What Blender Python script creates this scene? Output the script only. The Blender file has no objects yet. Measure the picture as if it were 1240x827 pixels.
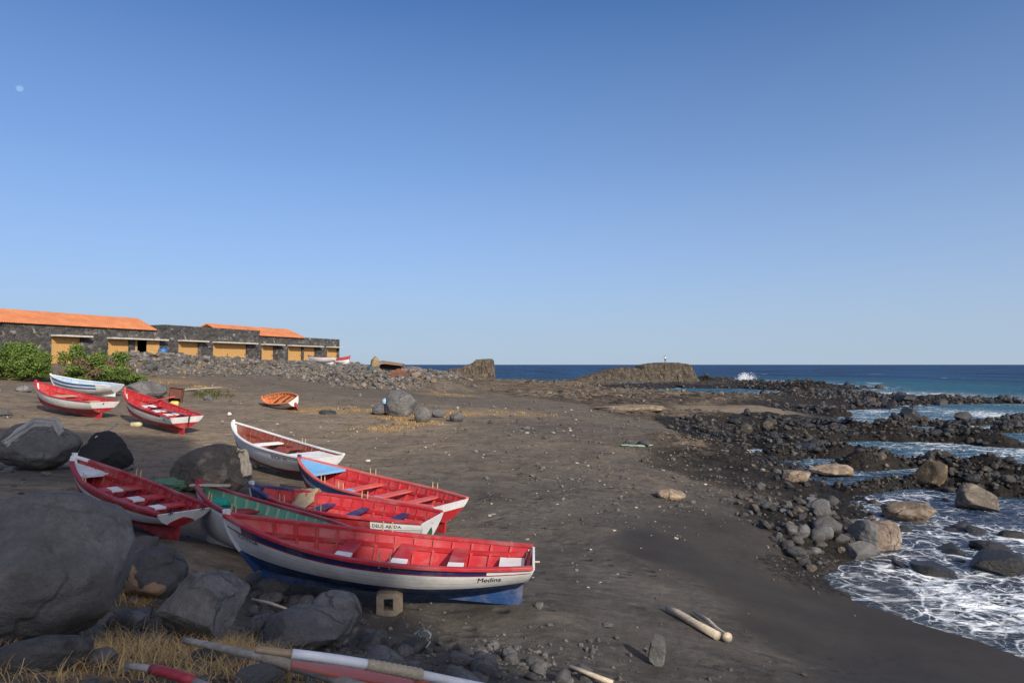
import bpy, bmesh, random
import numpy as np
from math import *
from mathutils import Matrix, Vector

# ------------------------------------------------------------------ camera, sky, sun, exposure
S = bpy.context.scene
COL = S.collection
CAM_H = 3.1
FPX = 1240 * 24 / 36.0
PITCH = atan(28.0 / FPX)
cam = bpy.data.cameras.new('camera'); cam.lens = 24; cam.sensor_width = 36
cam.clip_start = 0.1; cam.clip_end = 80000
camo = bpy.data.objects.new('camera', cam); COL.objects.link(camo)
camo.location = (0, 0, CAM_H); camo.rotation_euler = (pi / 2 + PITCH, 0, 0)
S.camera = camo
SUN_AZ = (0.52, -0.854)          # horizontal direction towards the sun
SUN_EL = radians(28)
W = bpy.data.worlds.new('World'); S.world = W; W.use_nodes = True
wn = W.node_tree
sky = wn.nodes.new('ShaderNodeTexSky'); sky.sky_type = 'NISHITA'; sky.sun_disc = False
sky.sun_elevation = SUN_EL; sky.sun_rotation = atan2(SUN_AZ[0], SUN_AZ[1])
sky.altitude = 3000; sky.air_density = 1.0; sky.dust_density = 1.0; sky.ozone_density = 10.0
bg = wn.nodes['Background']; bg.inputs[1].default_value = 0.145
# pale sea air low over the horizon, mixed into the sky by elevation
wtc = wn.nodes.new('ShaderNodeTexCoord'); wsp = wn.nodes.new('ShaderNodeSeparateXYZ'); wn.links.new(wtc.outputs['Generated'], wsp.inputs[0])
wr = wn.nodes.new('ShaderNodeValToRGB'); wn.links.new(wsp.outputs[2], wr.inputs[0])
for _k, (_p, _v) in enumerate(((0, .95), (.05, .88), (.15, .62), (.28, .34), (.47, .09), (1, 0))):
    _e = wr.color_ramp.elements; _e = _e[_k] if _k in (0, ) else (_e[-1] if _k == 5 else _e.new(_p))
    _e.position = _p; _e.color = (_v, _v, _v, 1)
wm = wn.nodes.new('ShaderNodeMix'); wm.data_type = 'RGBA'
wn.links.new(wr.outputs[0], wm.inputs[0]); wt_ = wn.nodes.new('ShaderNodeMix'); wt_.data_type = 'RGBA'; wt_.blend_type = 'MULTIPLY'; wt_.inputs[0].default_value = 1; wt_.inputs[7].default_value = (.80, 1.02, 1.0, 1); wn.links.new(sky.outputs[0], wt_.inputs[6]); wn.links.new(wt_.outputs[2], wm.inputs[6]); wm.inputs[7].default_value = (2.75, 3.3, 4.05, 1)
# bright whitish glare of the dusty air around the sun
wd = wn.nodes.new('ShaderNodeVectorMath'); wd.operation = 'DOT_PRODUCT'; wn.links.new(wtc.outputs['Generated'], wd.inputs[0])
wd.inputs[1].default_value = (SUN_AZ[0] * cos(SUN_EL), SUN_AZ[1] * cos(SUN_EL), sin(SUN_EL))
wx = wn.nodes.new('ShaderNodeMath'); wx.operation = 'MAXIMUM'; wx.inputs[1].default_value = 0.0; wn.links.new(wd.outputs['Value'], wx.inputs[0])
wp_ = wn.nodes.new('ShaderNodeMath'); wp_.operation = 'POWER'; wn.links.new(wx.outputs[0], wp_.inputs[0]); wp_.inputs[1].default_value = 2.5
wa_ = wn.nodes.new('ShaderNodeMix'); wa_.data_type = 'RGBA'; wa_.blend_type = 'ADD'; wa_.clamp_factor = False
wn.links.new(wp_.outputs[0], wa_.inputs[0]); wn.links.new(wm.outputs[2], wa_.inputs[6]); wa_.inputs[7].default_value = (8.5, 7.2, 5.6, 1)
wn.links.new(wa_.outputs[2], bg.inputs[0])
sl = bpy.data.lights.new('sun', 'SUN'); sl.energy = 4.5; sl.angle = radians(0.5); sl.color = (1, 0.92, 0.80)
so = bpy.data.objects.new('sun', sl); COL.objects.link(so)
so.rotation_euler = Vector((SUN_AZ[0] * cos(SUN_EL), SUN_AZ[1] * cos(SUN_EL), sin(SUN_EL))).to_track_quat('Z', 'Y').to_euler()
S.view_settings.view_transform = 'Standard'; S.view_settings.look = 'None'
S.view_settings.exposure = 0.12; S.view_settings.gamma = 1.0
S.render.engine = 'CYCLES'
S.cycles.max_bounces = 6; S.cycles.transparent_max_bounces = 8
SEA = -1.4
rng = np.random.default_rng(7)

# ------------------------------------------------------------------ numpy noise
_perm = np.random.default_rng(3).permutation(4096).astype(np.int64)
_grad = np.random.default_rng(4).normal(size=(4096, 3)); _grad /= np.linalg.norm(_grad, axis=1)[:, None]
def noise(P):
    P = np.asarray(P, float); i = np.floor(P).astype(np.int64); f = P - i
    w = f * f * f * (f * (f * 6 - 15) + 10); r = 0
    for dx in (0, 1):
        for dy in (0, 1):
            for dz in (0, 1):
                h = _perm[(_perm[(_perm[(i[..., 0] + dx) & 4095] + i[..., 1] + dy) & 4095] + i[..., 2] + dz) & 4095]
                g = _grad[h]
                d = g[..., 0] * (f[..., 0] - dx) + g[..., 1] * (f[..., 1] - dy) + g[..., 2] * (f[..., 2] - dz)
                r = r + d * (w[..., 0] if dx else 1 - w[..., 0]) * (w[..., 1] if dy else 1 - w[..., 1]) * (w[..., 2] if dz else 1 - w[..., 2])
    return r
def fbm(P, o=4, ridge=False, gain=.5):
    P = np.asarray(P, float); a = 1; t = 0; s = 0
    for k in range(o):
        n = noise(P * (2.03 ** k) + 17.3 * k)
        t = t + a * ((0.5 - 2 * abs(n)) if ridge else 1.6 * n); s += a; a *= gain
    return t / s
def n2(x, y, sc, o=4, ridge=False, seed=0.0, gain=.5):
    return fbm(np.stack([x / sc, y / sc, np.full_like(x, seed)], -1), o, ridge, gain)
def sstep(a, b, x):
    t = np.clip((x - a) / (b - a), 0, 1); return t * t * (3 - 2 * t)

# ------------------------------------------------------------------ where a line of sight meets a height: used to place things on the ground
def ray(px, py):
    u = (px - 620) / FPX; v = (413.5 - py) / FPX
    return np.array([u, cos(PITCH) - v * sin(PITCH), sin(PITCH) + v * cos(PITCH)])
def atz(px, py, z):
    r = ray(px, py); t = (z - CAM_H) / r[2]
    return np.array([r[0] * t, r[1] * t, z])
def aty(px, py, y):
    r = ray(px, py); return np.array([r[0] * y / r[1], y, CAM_H + r[2] * y / r[1]])
def pxm(y): return FPX / y            # pixels per metre at depth y

# ------------------------------------------------------------------ terrain
CP = []
for px, py, z in [
    (470,748,.14),(640,744,.08),(560,760,.05),(800,797,-.15),(600,827,.55),(740,827,.1),(900,827,-.25),(1060,827,-.65),(350,827,1.25),
    (100,827,1.42),(0,827,1.45),(300,765,.6),(440,775,.25),(190,735,.6),(60,800,1.25),
    (1240,800,-1.37),(1180,783,-1.38),(1080,741,-1.38),(1030,733,-1.36),(985,697,-1.36),(1240,760,-1.75),(1150,720,-1.75),(1080,690,-1.72),
    (1240,650,-1.85),(1150,645,-1.8),(850,700,-.65),(780,655,-.5),(930,705,-1.05),(950,762,-.85),(1000,802,-.9),(880,785,-.4),
    (900,640,-.9),(1000,650,-1.15),(960,600,-1.25),(1050,625,-1.55),(930,560,-1.8),(1000,590,-1.5),(860,600,-.8),(800,600,-.6),
    (700,600,-.35),(620,640,-.2),(720,680,-.38),(600,560,-.12),(500,540,.0),(700,545,-.3),(800,540,-.55),(850,540,-.75),(850,500,-.6),
    (760,500,-.35),(700,490,-.15),(600,500,.15),(640,472,.1),(720,471,-.2),(800,475,-.5),(880,490,-.75),(940,500,-.95),(960,480,-1.25),(900,469,-1.15),
    (560,459,.6),(620,461,.1),(690,462,-.3),(780,465,-.9),(430,473,.9),(520,473,.55),(330,467,1.45),(230,462,1.8),(300,464,1.6),(380,467,1.2),
    (20,492,1.1),(20,545,.45),(100,560,.35),(0,472,1.8),(150,545,.25),(280,560,.1),(400,520,.1),(330,520,.2),(180,570,.4),
    (1000,540,-2.1),(1100,560,-2.1),(1060,600,-1.75),(920,545,-1.7),(1200,540,-1.9),(1100,505,-1.9),(1240,580,-1.7),(1240,500,-2.2),(1060,480,-2.0),(1150,600,-1.85)]:
    CP.append(tuple(atz(px, py, z)))
CP += [(2,.3,1.1),(1.5,1.5,1.1),(2,-.8,1.15),(-2.1,0,1.5),(-1.5,-1.5,1.5),(1.2,-1.8,1.3),(0,2.1,1.42),(-1.5,1.6,1.47),(4,0,.4),(4,-1.4,.45),(8,0,-1.1),(8,-3,-1.0),(16,-5,-2.2),(-4,-1.3,1.6),(-5,0,1.6),(2.6,3.2,.75),(5,4,-.1)]
CP += [(.17,8.7,.11),(-3.85,8.85,.25),(-1.44,11.8,-.16),(-4.9,12.75,.02),(-1.24,13.3,-.16),(-4.9,15.9,.0),(-4.94,17.8,.02),(-8.5,20.7,.15),
    (-5.06,10.45,.42),(-7.7,12.2,.7),(-2.5,9.95,.0),(-5.5,11.8,.15),(-17.6,29.4,.76),(-22.1,31.5,1.05),(-22.85,39.5,1.25),(-27.2,40.1,1.5),
    (-12.7,26.7,.36),(-16.8,29.5,.75),(-12.1,38.7,.5),
    (-10,-5,1.6),(0,-6,1.5),(6,-4,.7),(-6,2,1.6),(0,2,1.47),(3.5,2,.7),(7,3,-.7),(11,3,-1.6),(14,0,-1.9),(-20,-2,1.8),(-30,5,2),(14,-12,-1.9),(-30,-10,2.2),
    (60,60,-3),(40,120,-3.5),(100,100,-4),(0,320,-4),(-60,320,-4),(30,30,-2.2),(22,16,-2.1),(60,15,-4),(40,0,-4),(120,300,-5),(300,150,-6),
    (-60,50,3.2),(-34,44,2.0),(-38,36,2.1),(-44,58,3.2),(-36,74,3.2),(-26,100,3.2),(-60,100,3.3),(-80,160,3.2),(-70,75,3.3),(-45,120,3.1),(-30,130,2.4),
    (-20,118,1.6),(-20,90,1.4),(-10,100,.9),(-32,76,3.1),(-24,92,3.0),(-40,62,3.15),(-90,40,3.2),(-12,165,-2.2),(8,150,-2),(-30,190,-3),(-90,260,-2),(0,120,.2),(15,125,-.8)]
CP = np.array(CP)
def _pc(x, y):
    a = np.arctan2(x, y); a = np.clip(a, -1.9, 1.9)
    b = np.log(np.maximum(np.hypot(x, y), 2.0)) * .75
    return np.stack([a, b], -1)
_cc = _pc(CP[:, 0], CP[:, 1])
def _phi(r2): return 0.5 * r2 * np.log(r2 + 1e-12)
_n = len(CP)
_A = np.zeros((_n + 3, _n + 3)); _d2 = ((_cc[:, None] - _cc[None]) ** 2).sum(-1)
_A[:_n, :_n] = _phi(_d2) + np.eye(_n) * 1.5e-3
_A[:_n, _n] = 1; _A[:_n, _n + 1:] = _cc; _A[_n, :_n] = 1; _A[_n + 1:, :_n] = _cc.T
_w = np.linalg.solve(_A, np.concatenate([CP[:, 2], np.zeros(3)]))
def base_h(x, y):
    x = np.atleast_1d(np.asarray(x, float)); y = np.atleast_1d(np.asarray(y, float))
    out = np.empty(x.shape)
    xf, yf, of = x.ravel(), y.ravel(), out.ravel()
    for i in range(0, len(xf), 20000):
        c = _pc(xf[i:i + 20000], yf[i:i + 20000])
        d2 = ((c[:, None] - _cc[None]) ** 2).sum(-1)
        of[i:i + 20000] = _phi(d2) @ _w[:_n] + _w[_n] + c @ _w[_n + 1:]
    z = np.clip(of.reshape(x.shape), -7, 3.3); r = np.hypot(x, y); a = np.abs(np.arctan2(x, y))
    z = z + (1.0 - z) * sstep(1.95, 2.9, a)
    return 1.4 + (z - 1.4) * sstep(.2, 2.2, r)
# zones: rock shelf, brown dirt, wet sand, stony ground (each 0..1 at marked spots, blended between)
ZP = []
for px, py, rk, br, we, stn in [
    (640,470,.5,.8,0,.3),(700,480,.7,.8,0,.4),(760,470,1,.8,0,.3),(830,475,1,.7,0,.3),(900,480,1,.4,0,.3),(950,478,1,.0,.6,.2),(700,500,.35,.5,0,.7),(780,500,.6,.6,0,.6),
    (860,510,.9,.5,0,.5),(940,520,1,.2,.3,.4),(1000,530,1,0,.8,.3),(850,540,1,.7,0,.5),(900,560,.9,.2,.4,.7),(780,535,.4,.5,0,.7),(860,575,.5,.3,0,.9),(700,560,.05,.3,0,.7),
    (780,580,.1,.3,0,.8),(900,600,.3,.1,.1,1),(960,620,.6,0,.4,1),(1000,650,.7,0,.6,1),(970,680,.4,0,.7,.9),(880,650,.05,0,.8,.5),(800,660,0,0,1,.05),(900,700,0,0,1,.05),
    (1000,770,0,0,1,.05),(1060,820,0,0,1,.03),(1180,800,0,0,1,.03),(1100,760,0,0,1,.05),(900,780,0,0,.15,.1),(850,740,0,0,.1,.1),(760,680,0,0,.1,.15),(800,790,0,0,0,.2),
    (700,720,0,0,0,.1),(700,640,0,.05,0,.4),(620,600,0,.15,0,.3),(560,560,0,.4,0,.2),(640,540,0,.45,0,.4),(560,500,0,.7,0,.25),(480,510,0,.9,0,.4),(400,510,0,.95,0,.1),
    (300,480,0,.9,0,.1),(250,500,0,1,0,.2),(100,520,0,.9,0,.2),(20,500,0,.9,0,.15),(150,540,0,.9,0,.3),(200,555,0,.7,0,.3),(30,580,0,.2,0,.2),(440,600,0,.3,0,.2),(450,545,0,.7,0,.15),(330,520,0,.9,0,.1),
    (340,470,0,.35,0,.1),(540,480,0,.3,0,.15),(640,490,0,.35,0,.15),(430,470,.1,.3,0,.5),(560,460,.3,.8,0,.4),(200,460,0,1,0,.3),(240,470,0,.9,0,.4),(30,470,0,1,0,.2),
    (500,760,0,0,0,.8),(620,800,0,0,0,1),(720,820,0,0,0,.6),(330,740,0,0,0,1),(200,720,0,.1,0,.8),(200,810,0,.5,0,.4),(60,810,0,.5,0,.4),(400,820,0,.1,0,1),(140,650,0,.1,0,.3),
    (560,740,0,0,0,.3),(660,760,0,0,0,.15),(1240,760,0,0,1,.1),(1100,690,.2,0,1,.2),(1150,600,.8,0,1,.4),(1100,560,1,0,1,.4),(1200,570,1,0,1,.3),(1050,600,.6,0,1,.6),(890,506,.1,1,0,.1),(940,509,.1,1,0,.1),(860,504,.1,.9,0,.1),(760,515,.2,.2,0,.6),(700,520,.05,.2,0,.5),(830,488,.9,.2,0,.3),(760,486,.7,.2,0,.4),(680,600,0,.05,0,.9),(740,605,0,.05,0,.9)]:
    p = atz(px, py, float(base_h(*atz(px, py, -.3)[:2])[0])) ; ZP.append((p[0], p[1], rk, br, we, stn))
ZP += [(-44,58,0,.6,0,.5),(-26,100,0,.5,0,.5),(60,60,1,0,1,0),(0,200,1,.5,.5,0),(-80,160,0,.6,0,.2),(0,0,0,.3,0,.5),(-8,4,0,.5,0,.5),(6,1,0,0,0,.6),(12,2,0,0,1,.1)]
ZP = np.array(ZP); _zc = _pc(ZP[:, 0], ZP[:, 1])
def zones(x, y):
    x = np.asarray(x, float); y = np.asarray(y, float); xf, yf = x.ravel(), y.ravel()
    out = np.empty((len(xf), 4))
    for i in range(0, len(xf), 20000):
        xx, yy = xf[i:i + 20000], yf[i:i + 20000]
        c = _pc(xx, yy); r = np.hypot(xx, yy)
        c = c + np.stack([.05 * n2(xx / r * 8, yy / r * 8 + np.log(r) * 8, 1.0, 3), .05 * n2(xx / r * 8 + 9, yy / r * 8 + np.log(r) * 8, 1.0, 3)], -1)
        d2 = ((c[:, None] - _zc[None]) ** 2).sum(-1) + 2e-4
        w = d2 ** -2.0
        out[i:i + 20000] = (w @ ZP[:, 2:]) / w.sum(1)[:, None]
    return out.reshape(x.shape + (4,))
def poly_dist(x, y, pts):
    best = np.full(x.shape, 1e9); bt = np.zeros(x.shape)
    pts = np.asarray(pts); L = 0
    for a, b in zip(pts[:-1], pts[1:]):
        d = b - a; ll = float(d @ d)
        t = np.clip(((x - a[0]) * d[0] + (y - a[1]) * d[1]) / ll, 0, 1)
        e = np.hypot(x - a[0] - t * d[0], y - a[1] - t * d[1])
        m = e < best; best = np.where(m, e, best); bt = np.where(m, L + t, bt); L += 1
    return best, bt
def seapts(l): return [atz(px, py, SEA)[:2] for px, py in l]
REEFS = [  # (line of the reef at sea level, half width m, height m)
    (seapts([(945,480),(990,478),(1050,484),(1110,488),(1205,487)]), 4.0, .6),
    (seapts([(985,474),(935,471)]), 5.0, 1.3), (seapts([(870,467),(940,469)]), 4.0, .9),
    (seapts([(850,462),(880,461)]), 5.0, 1.0),
    (seapts([(1085,514),(1112,513)]), 1.2, .75), (seapts([(1130,516),(1200,513),(1260,508)]), 1.3, .3), (seapts([(1215,523),(1250,521)]), 1.2, .35),
    (seapts([(930,514),(985,521),(1040,528)]), 1.6, .55), (seapts([(1010,503),(960,497)]), 2.2, .5),
    (seapts([(905,538),(960,533),(1030,530),(1100,531),(1160,534),(1205,538)]), 2.3, .7),
    (seapts([(920,556),(970,552),(1040,553)]), 1.2, .5),
    (seapts([(1040,566),(1100,563),(1150,566),(1200,570),(1260,577)]), 1.3, .5), (seapts([(1130,590),(1190,596),(1260,601)]), 1.0, .45),
    (seapts([(838,524),(880,537),(930,541),(985,546)]), 1.7, .45), (seapts([(1030,597),(1080,590),(1120,588)]), .7, .3)]
A0 = np.array([-42.7, 57.0]); TAN = np.array([.375, .927]); NOUT = np.array([.927, -.375])
def fac(s, o=0.0): return A0 + TAN * s + NOUT * o
def s_of(px):
    k = (px - 620) / FPX; return (k * 57 + 42.7) / (.375 - .927 * k)
BERM = [fac(s, 6.0) for s in (4, 10, 20, 30, 42)]
MOUND = [aty(px, 442, d)[:2] for px, d in ((372, 84), (410, 78), (450, 74), (490, 74), (530, 78), (560, 86))]
def height(x, y, fine=True):
    x = np.atleast_1d(np.asarray(x, float)); y = np.atleast_1d(np.asarray(y, float))
    z = base_h(x, y)
    def sub(m, fn):
        i = np.nonzero(m)[0]
        if len(i): z[i] = fn(x[i], y[i], z[i], i)
    shp = z.shape; x, y, z = x.ravel(), y.ravel(), z.ravel().copy()
    d, t = poly_dist(x, y, BERM)
    sub(d < 6.5, lambda a, b, c, i: np.maximum(c, np.interp(t[i], [0, .4, 1.2, 2, 3, 4], [2.6, 3.95, 3.9, 3.55, 3.3, 3.1]) - 2.2 * (np.maximum(d[i] - .5, 0) / 5.2) ** 1.15 + .3 * n2(a, b, 1.6, 3)))
    d, t = poly_dist(x, y, MOUND)
    sub(d < 10, lambda a, b, c, i: np.maximum(c, np.interp(t[i], [0, 1, 2, 3, 4, 5], [2.7, 2.75, 2.75, 2.65, 2.05, 1.0]) - 2.2 * (np.maximum(d[i] - .8, 0) / 8) ** 1.1 + .35 * n2(a, b, 2.0, 3)))
    zn = zones(x, y); rk = sstep(.3, .8, zn[..., 0])
    r = np.hypot(x, y); near = sstep(8, 14, r)
    sub(rk * near > 0, lambda a, b, c, i: c + (rk * near)[i] * (.62 * n2(a, b * 1.6, 3.4, 4, True, 5.0, .55) + .22 * n2(a, b * 1.4, .8, 3, True, 9.0) + .05))
    for pts, w, h in REEFS:
        d, t = poly_dist(x, y, pts)
        def reef(a, b, c, i):
            wob = 1 + .45 * n2(a, b, w * 1.3, 3, False, 3.0)
            hv = h * np.clip(.75 + 1.5 * n2(a, b * .8, w * 1.6, 3, False, 11.0), .1, 1.5)
            return np.maximum(c, SEA - .5 + (hv + .5) * (1 - np.clip(d[i] / (w * wob + 1e-6), 0, 1.8) ** 2) + h * .65 * n2(a, b * 1.3, max(.5, w * .5), 5, True, 2.0, .62) + .22 * n2(a, b, .55, 3, True, 6.0, .6))
        sub(d < w * 1.8, reef)
    if fine:
        z = z + .09 * n2(x, y, 2.6, 2, False, 14.0) * (abs(z - SEA) < .5) * sstep(.5, .1, abs(z - SEA)) * (r < 25)
        z = z + (.018 * n2(x, y, .32, 3) + .03 * n2(x, y, 1.1, 2)) * (1 - rk) * (1 - .8 * zn[..., 2]) + .05 * n2(x, y, .6, 3) * sstep(.4, .9, zn[..., 3]) * (r > 3)
    return z.reshape(shp)
def gz(x, y): return float(height(np.array([x]), np.array([y]))[0])
def on_ground(px, py):
    r = ray(px, py); t = np.exp(np.linspace(log(2.5), log(220), 220))
    X, Y, Z = r[0] * t, r[1] * t, CAM_H + r[2] * t
    g = height(X, Y, False); below = np.nonzero(Z < g)[0]
    if len(below) == 0: i = len(t) - 1; return np.array([X[i], Y[i], g[i]])
    i = max(below[0], 1); f0, f1 = Z[i - 1] - g[i - 1], g[i] - Z[i]; f = f0 / (f0 + f1 + 1e-9)
    return np.array([X[i-1] + f * (X[i] - X[i-1]), Y[i-1] + f * (Y[i] - Y[i-1]), g[i-1] + f * (g[i] - g[i-1])])

# ------------------------------------------------------------------ object helpers
def mesh_np(name, V, Fs, mats=(), fm=None, smooth=True):
    me = bpy.data.meshes.new(name)
    if isinstance(Fs, np.ndarray) and Fs.ndim == 2:
        n, k = Fs.shape
        me.vertices.add(len(V)); me.vertices.foreach_set('co', np.asarray(V, np.float32).ravel())
        me.loops.add(n * k); me.loops.foreach_set('vertex_index', Fs.astype(np.int32).ravel())
        me.polygons.add(n); me.polygons.foreach_set('loop_start', np.arange(0, n * k, k, dtype=np.int32))
        me.polygons.foreach_set('loop_total', np.full(n, k, np.int32))
        me.update(calc_edges=True)
    else:
        me.from_pydata([tuple(map(float, v)) for v in V], [], [tuple(int(i) for i in f) for f in Fs]); me.update()
    for m in mats: me.materials.append(m)
    if fm is not None: me.polygons.foreach_set('material_index', np.asarray(fm, np.int32))
    me.polygons.foreach_set('use_smooth', np.full(len(me.polygons), bool(smooth)))
    return me
def link(name, me, parent=None, label=None, cat=None, group=None, kind=None, M=None):
    o = bpy.data.objects.new(name, me); COL.objects.link(o)
    if parent is not None: o.parent = parent
    if label: o['label'] = label
    if cat: o['category'] = cat
    if group: o['group'] = group
    if kind: o['kind'] = kind
    if M is not None: o.matrix_world = M
    return o
def empty(name, M, label, cat, group=None):
    o = link(name, None, None, label, cat, group); o.empty_display_size = .2; o.matrix_world = M; return o
class MB:
    """collects shapes for one mesh"""
    def __init__(s): s.v, s.f, s.m = [], [], []
    def add(s, V, Fs, m=0):
        b = len(s.v); s.v += [tuple(map(float, p)) for p in V]; s.f += [tuple(i + b for i in f) for f in Fs]; s.m += [m] * len(Fs); return s
    def box(s, c, d, R=None, m=0, jit=0):
        V = np.array([(x, y, z) for x in (-.5, .5) for y in (-.5, .5) for z in (-.5, .5)]) * np.array(d)
        if jit: V = V + rng.normal(size=V.shape) * jit
        if R is not None: V = V @ np.array(R).T
        return s.add(V + np.array(c), [(0,1,3,2),(4,6,7,5),(0,4,5,1),(2,3,7,6),(0,2,6,4),(1,5,7,3)], m)
    def tube(s, pts, rad, n=8, m=0, cap=True, flat=1.0):
        pts = np.asarray(pts, float); k = len(pts); rad = np.broadcast_to(np.asarray(rad, float), (k,))
        V = []
        for i in range(k):
            t = pts[min(i + 1, k - 1)] - pts[max(i - 1, 0)]; t = t / (np.linalg.norm(t) + 1e-9)
            up = np.array([0, 0, 1.0]) if abs(t[2]) < .9 else np.array([1.0, 0, 0])
            a = np.cross(up, t); a /= np.linalg.norm(a); b = np.cross(t, a)
            for j in range(n):
                w = 2 * pi * j / n; V.append(pts[i] + rad[i] * (a * cos(w) + b * sin(w) * flat))
        Fs = [(i * n + j, i * n + (j + 1) % n, (i + 1) * n + (j + 1) % n, (i + 1) * n + j) for i in range(k - 1) for j in range(n)]
        if cap: Fs += [tuple(range(n - 1, -1, -1)), tuple(range((k - 1) * n, k * n))]
        return s.add(V, Fs, m)
    def sweep(s, P, Nw, Uw, w, h, m=0, ms=None):
        """rectangular bar along points P; Nw, Uw = width and height directions per point"""
        P = np.asarray(P, float); k = len(P); V = []
        w = np.broadcast_to(w, (k,)); h = np.broadcast_to(h, (k,))
        for i in range(k):
            for a, b in ((-.5, -.5), (.5, -.5), (.5, .5), (-.5, .5)): V.append(P[i] + Nw[i] * a * w[i] + Uw[i] * b * h[i])
        Fs = [(i * 4 + j, i * 4 + (j + 1) % 4, (i + 1) * 4 + (j + 1) % 4, (i + 1) * 4 + j) for i in range(k - 1) for j in range(4)]
        b0 = len(s.f); s.add(V, Fs + [(3, 2, 1, 0), tuple(range(4 * k - 4, 4 * k))], m)
        if ms is not None:
            for i in range(k - 1):
                for j in range(4): s.m[b0 + i * 4 + j] = ms[i]
            s.m[b0 + (k - 1) * 4] = ms[0]; s.m[b0 + (k - 1) * 4 + 1] = ms[-1]
        return s
    def grid(s, G, m=0, flip=False):
        G = np.asarray(G, float); a, b = G.shape[:2]
        q = [(i * b + j, i * b + j + 1, (i + 1) * b + j + 1, (i + 1) * b + j) for i in range(a - 1) for j in range(b - 1)]
        if flip: q = [t[::-1] for t in q]
        return s.add(G.reshape(-1, 3), q, m)
    def mesh(s, name, mats, smooth=False): return mesh_np(name, s.v, s.f, mats, s.m, smooth)
    def build(s, name, mats, parent=None, smooth=False, bevel=0, **kw):
        o = link(name, s.mesh(name, mats if isinstance(mats, (list, tuple)) else [mats], smooth), parent, **kw)
        if bevel:
            b = o.modifiers.new('edge', 'BEVEL'); b.width = bevel; b.segments = 2; b.limit_method = 'ANGLE'
        return o

# ------------------------------------------------------------------ materials
class NT:
    def __init__(s, name):
        s.m = bpy.data.materials.new(name); s.m.use_nodes = True; s.t = s.m.node_tree; s.b = s.t.nodes['Principled BSDF']
        s.out = s.t.nodes['Material Output']
    def n(s, typ, ins=None, **kw):
        d = s.t.nodes.new(typ)
        for k, v in kw.items(): setattr(d, k, v)
        for k, v in (ins or {}).items():
            if isinstance(v, bpy.types.NodeSocket): s.t.links.new(v, d.inputs[k])
            else: d.inputs[k].default_value = v
        return d
    def co(s): return s.n('ShaderNodeTexCoord').outputs['Object']
    def noise(s, scale, det=5, rough=.55, vec=None, dist=0.0):
        return s.n('ShaderNodeTexNoise', {'Vector': vec if vec is not None else s.co(), 'Scale': scale, 'Detail': det, 'Roughness': rough, 'Distortion': dist}).outputs[0]
    def ramp(s, fac, stops):
        r = s.n('ShaderNodeValToRGB', {0: fac}); e = r.color_ramp.elements
        while len(e) < len(stops): e.new(.5)
        for k, (p, c) in enumerate(stops):
            e[k].position = p; e[k].color = (c if isinstance(c, tuple) else (c, c, c)) + (1,)
        return r.outputs[0]
    def mix(s, fac, a, b, mode='MIX'):
        d = s.t.nodes.new('ShaderNodeMix'); d.data_type = 'RGBA'; d.blend_type = mode
        for sock, v in ((d.inputs[0], fac), (d.inputs[6], a), (d.inputs[7], b)):
            if isinstance(v, bpy.types.NodeSocket): s.t.links.new(v, sock)
            elif isinstance(v, (tuple, list)): sock.default_value = tuple(v) + (1,)
            else: sock.default_value = v
        return d.outputs[2]
    def math(s, op, a, b=0.0, c=0.0):
        return s.n('ShaderNodeMath', {0: a, 1: b, 2: c}, operation=op).outputs[0]
    def attr(s, name): return s.n('ShaderNodeAttribute', attribute_name=name).outputs['Fac']
    def bump(s, h, strength=.4, dist=.02, normal=None):
        ins = {'Height': h, 'Strength': strength, 'Distance': dist}
        if normal is not None: ins['Normal'] = normal
        return s.n('ShaderNodeBump', ins).outputs[0]
    def done(s, color=None, rough=None, normal=None, **kw):
        for k, v in (('Base Color', color), ('Roughness', rough), ('Normal', normal)):
            if v is None: continue
            if isinstance(v, bpy.types.NodeSocket): s.t.links.new(v, s.b.inputs[k])
            else: s.b.inputs[k].default_value = (tuple(v) + (1,)) if isinstance(v, (tuple, list)) else v
        for k, v in kw.items():
            k = k.replace('_', ' ')
            if isinstance(v, bpy.types.NodeSocket): s.t.links.new(v, s.b.inputs[k])
            else: s.b.inputs[k].default_value = v
        return s.m
_mc = {}
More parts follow.
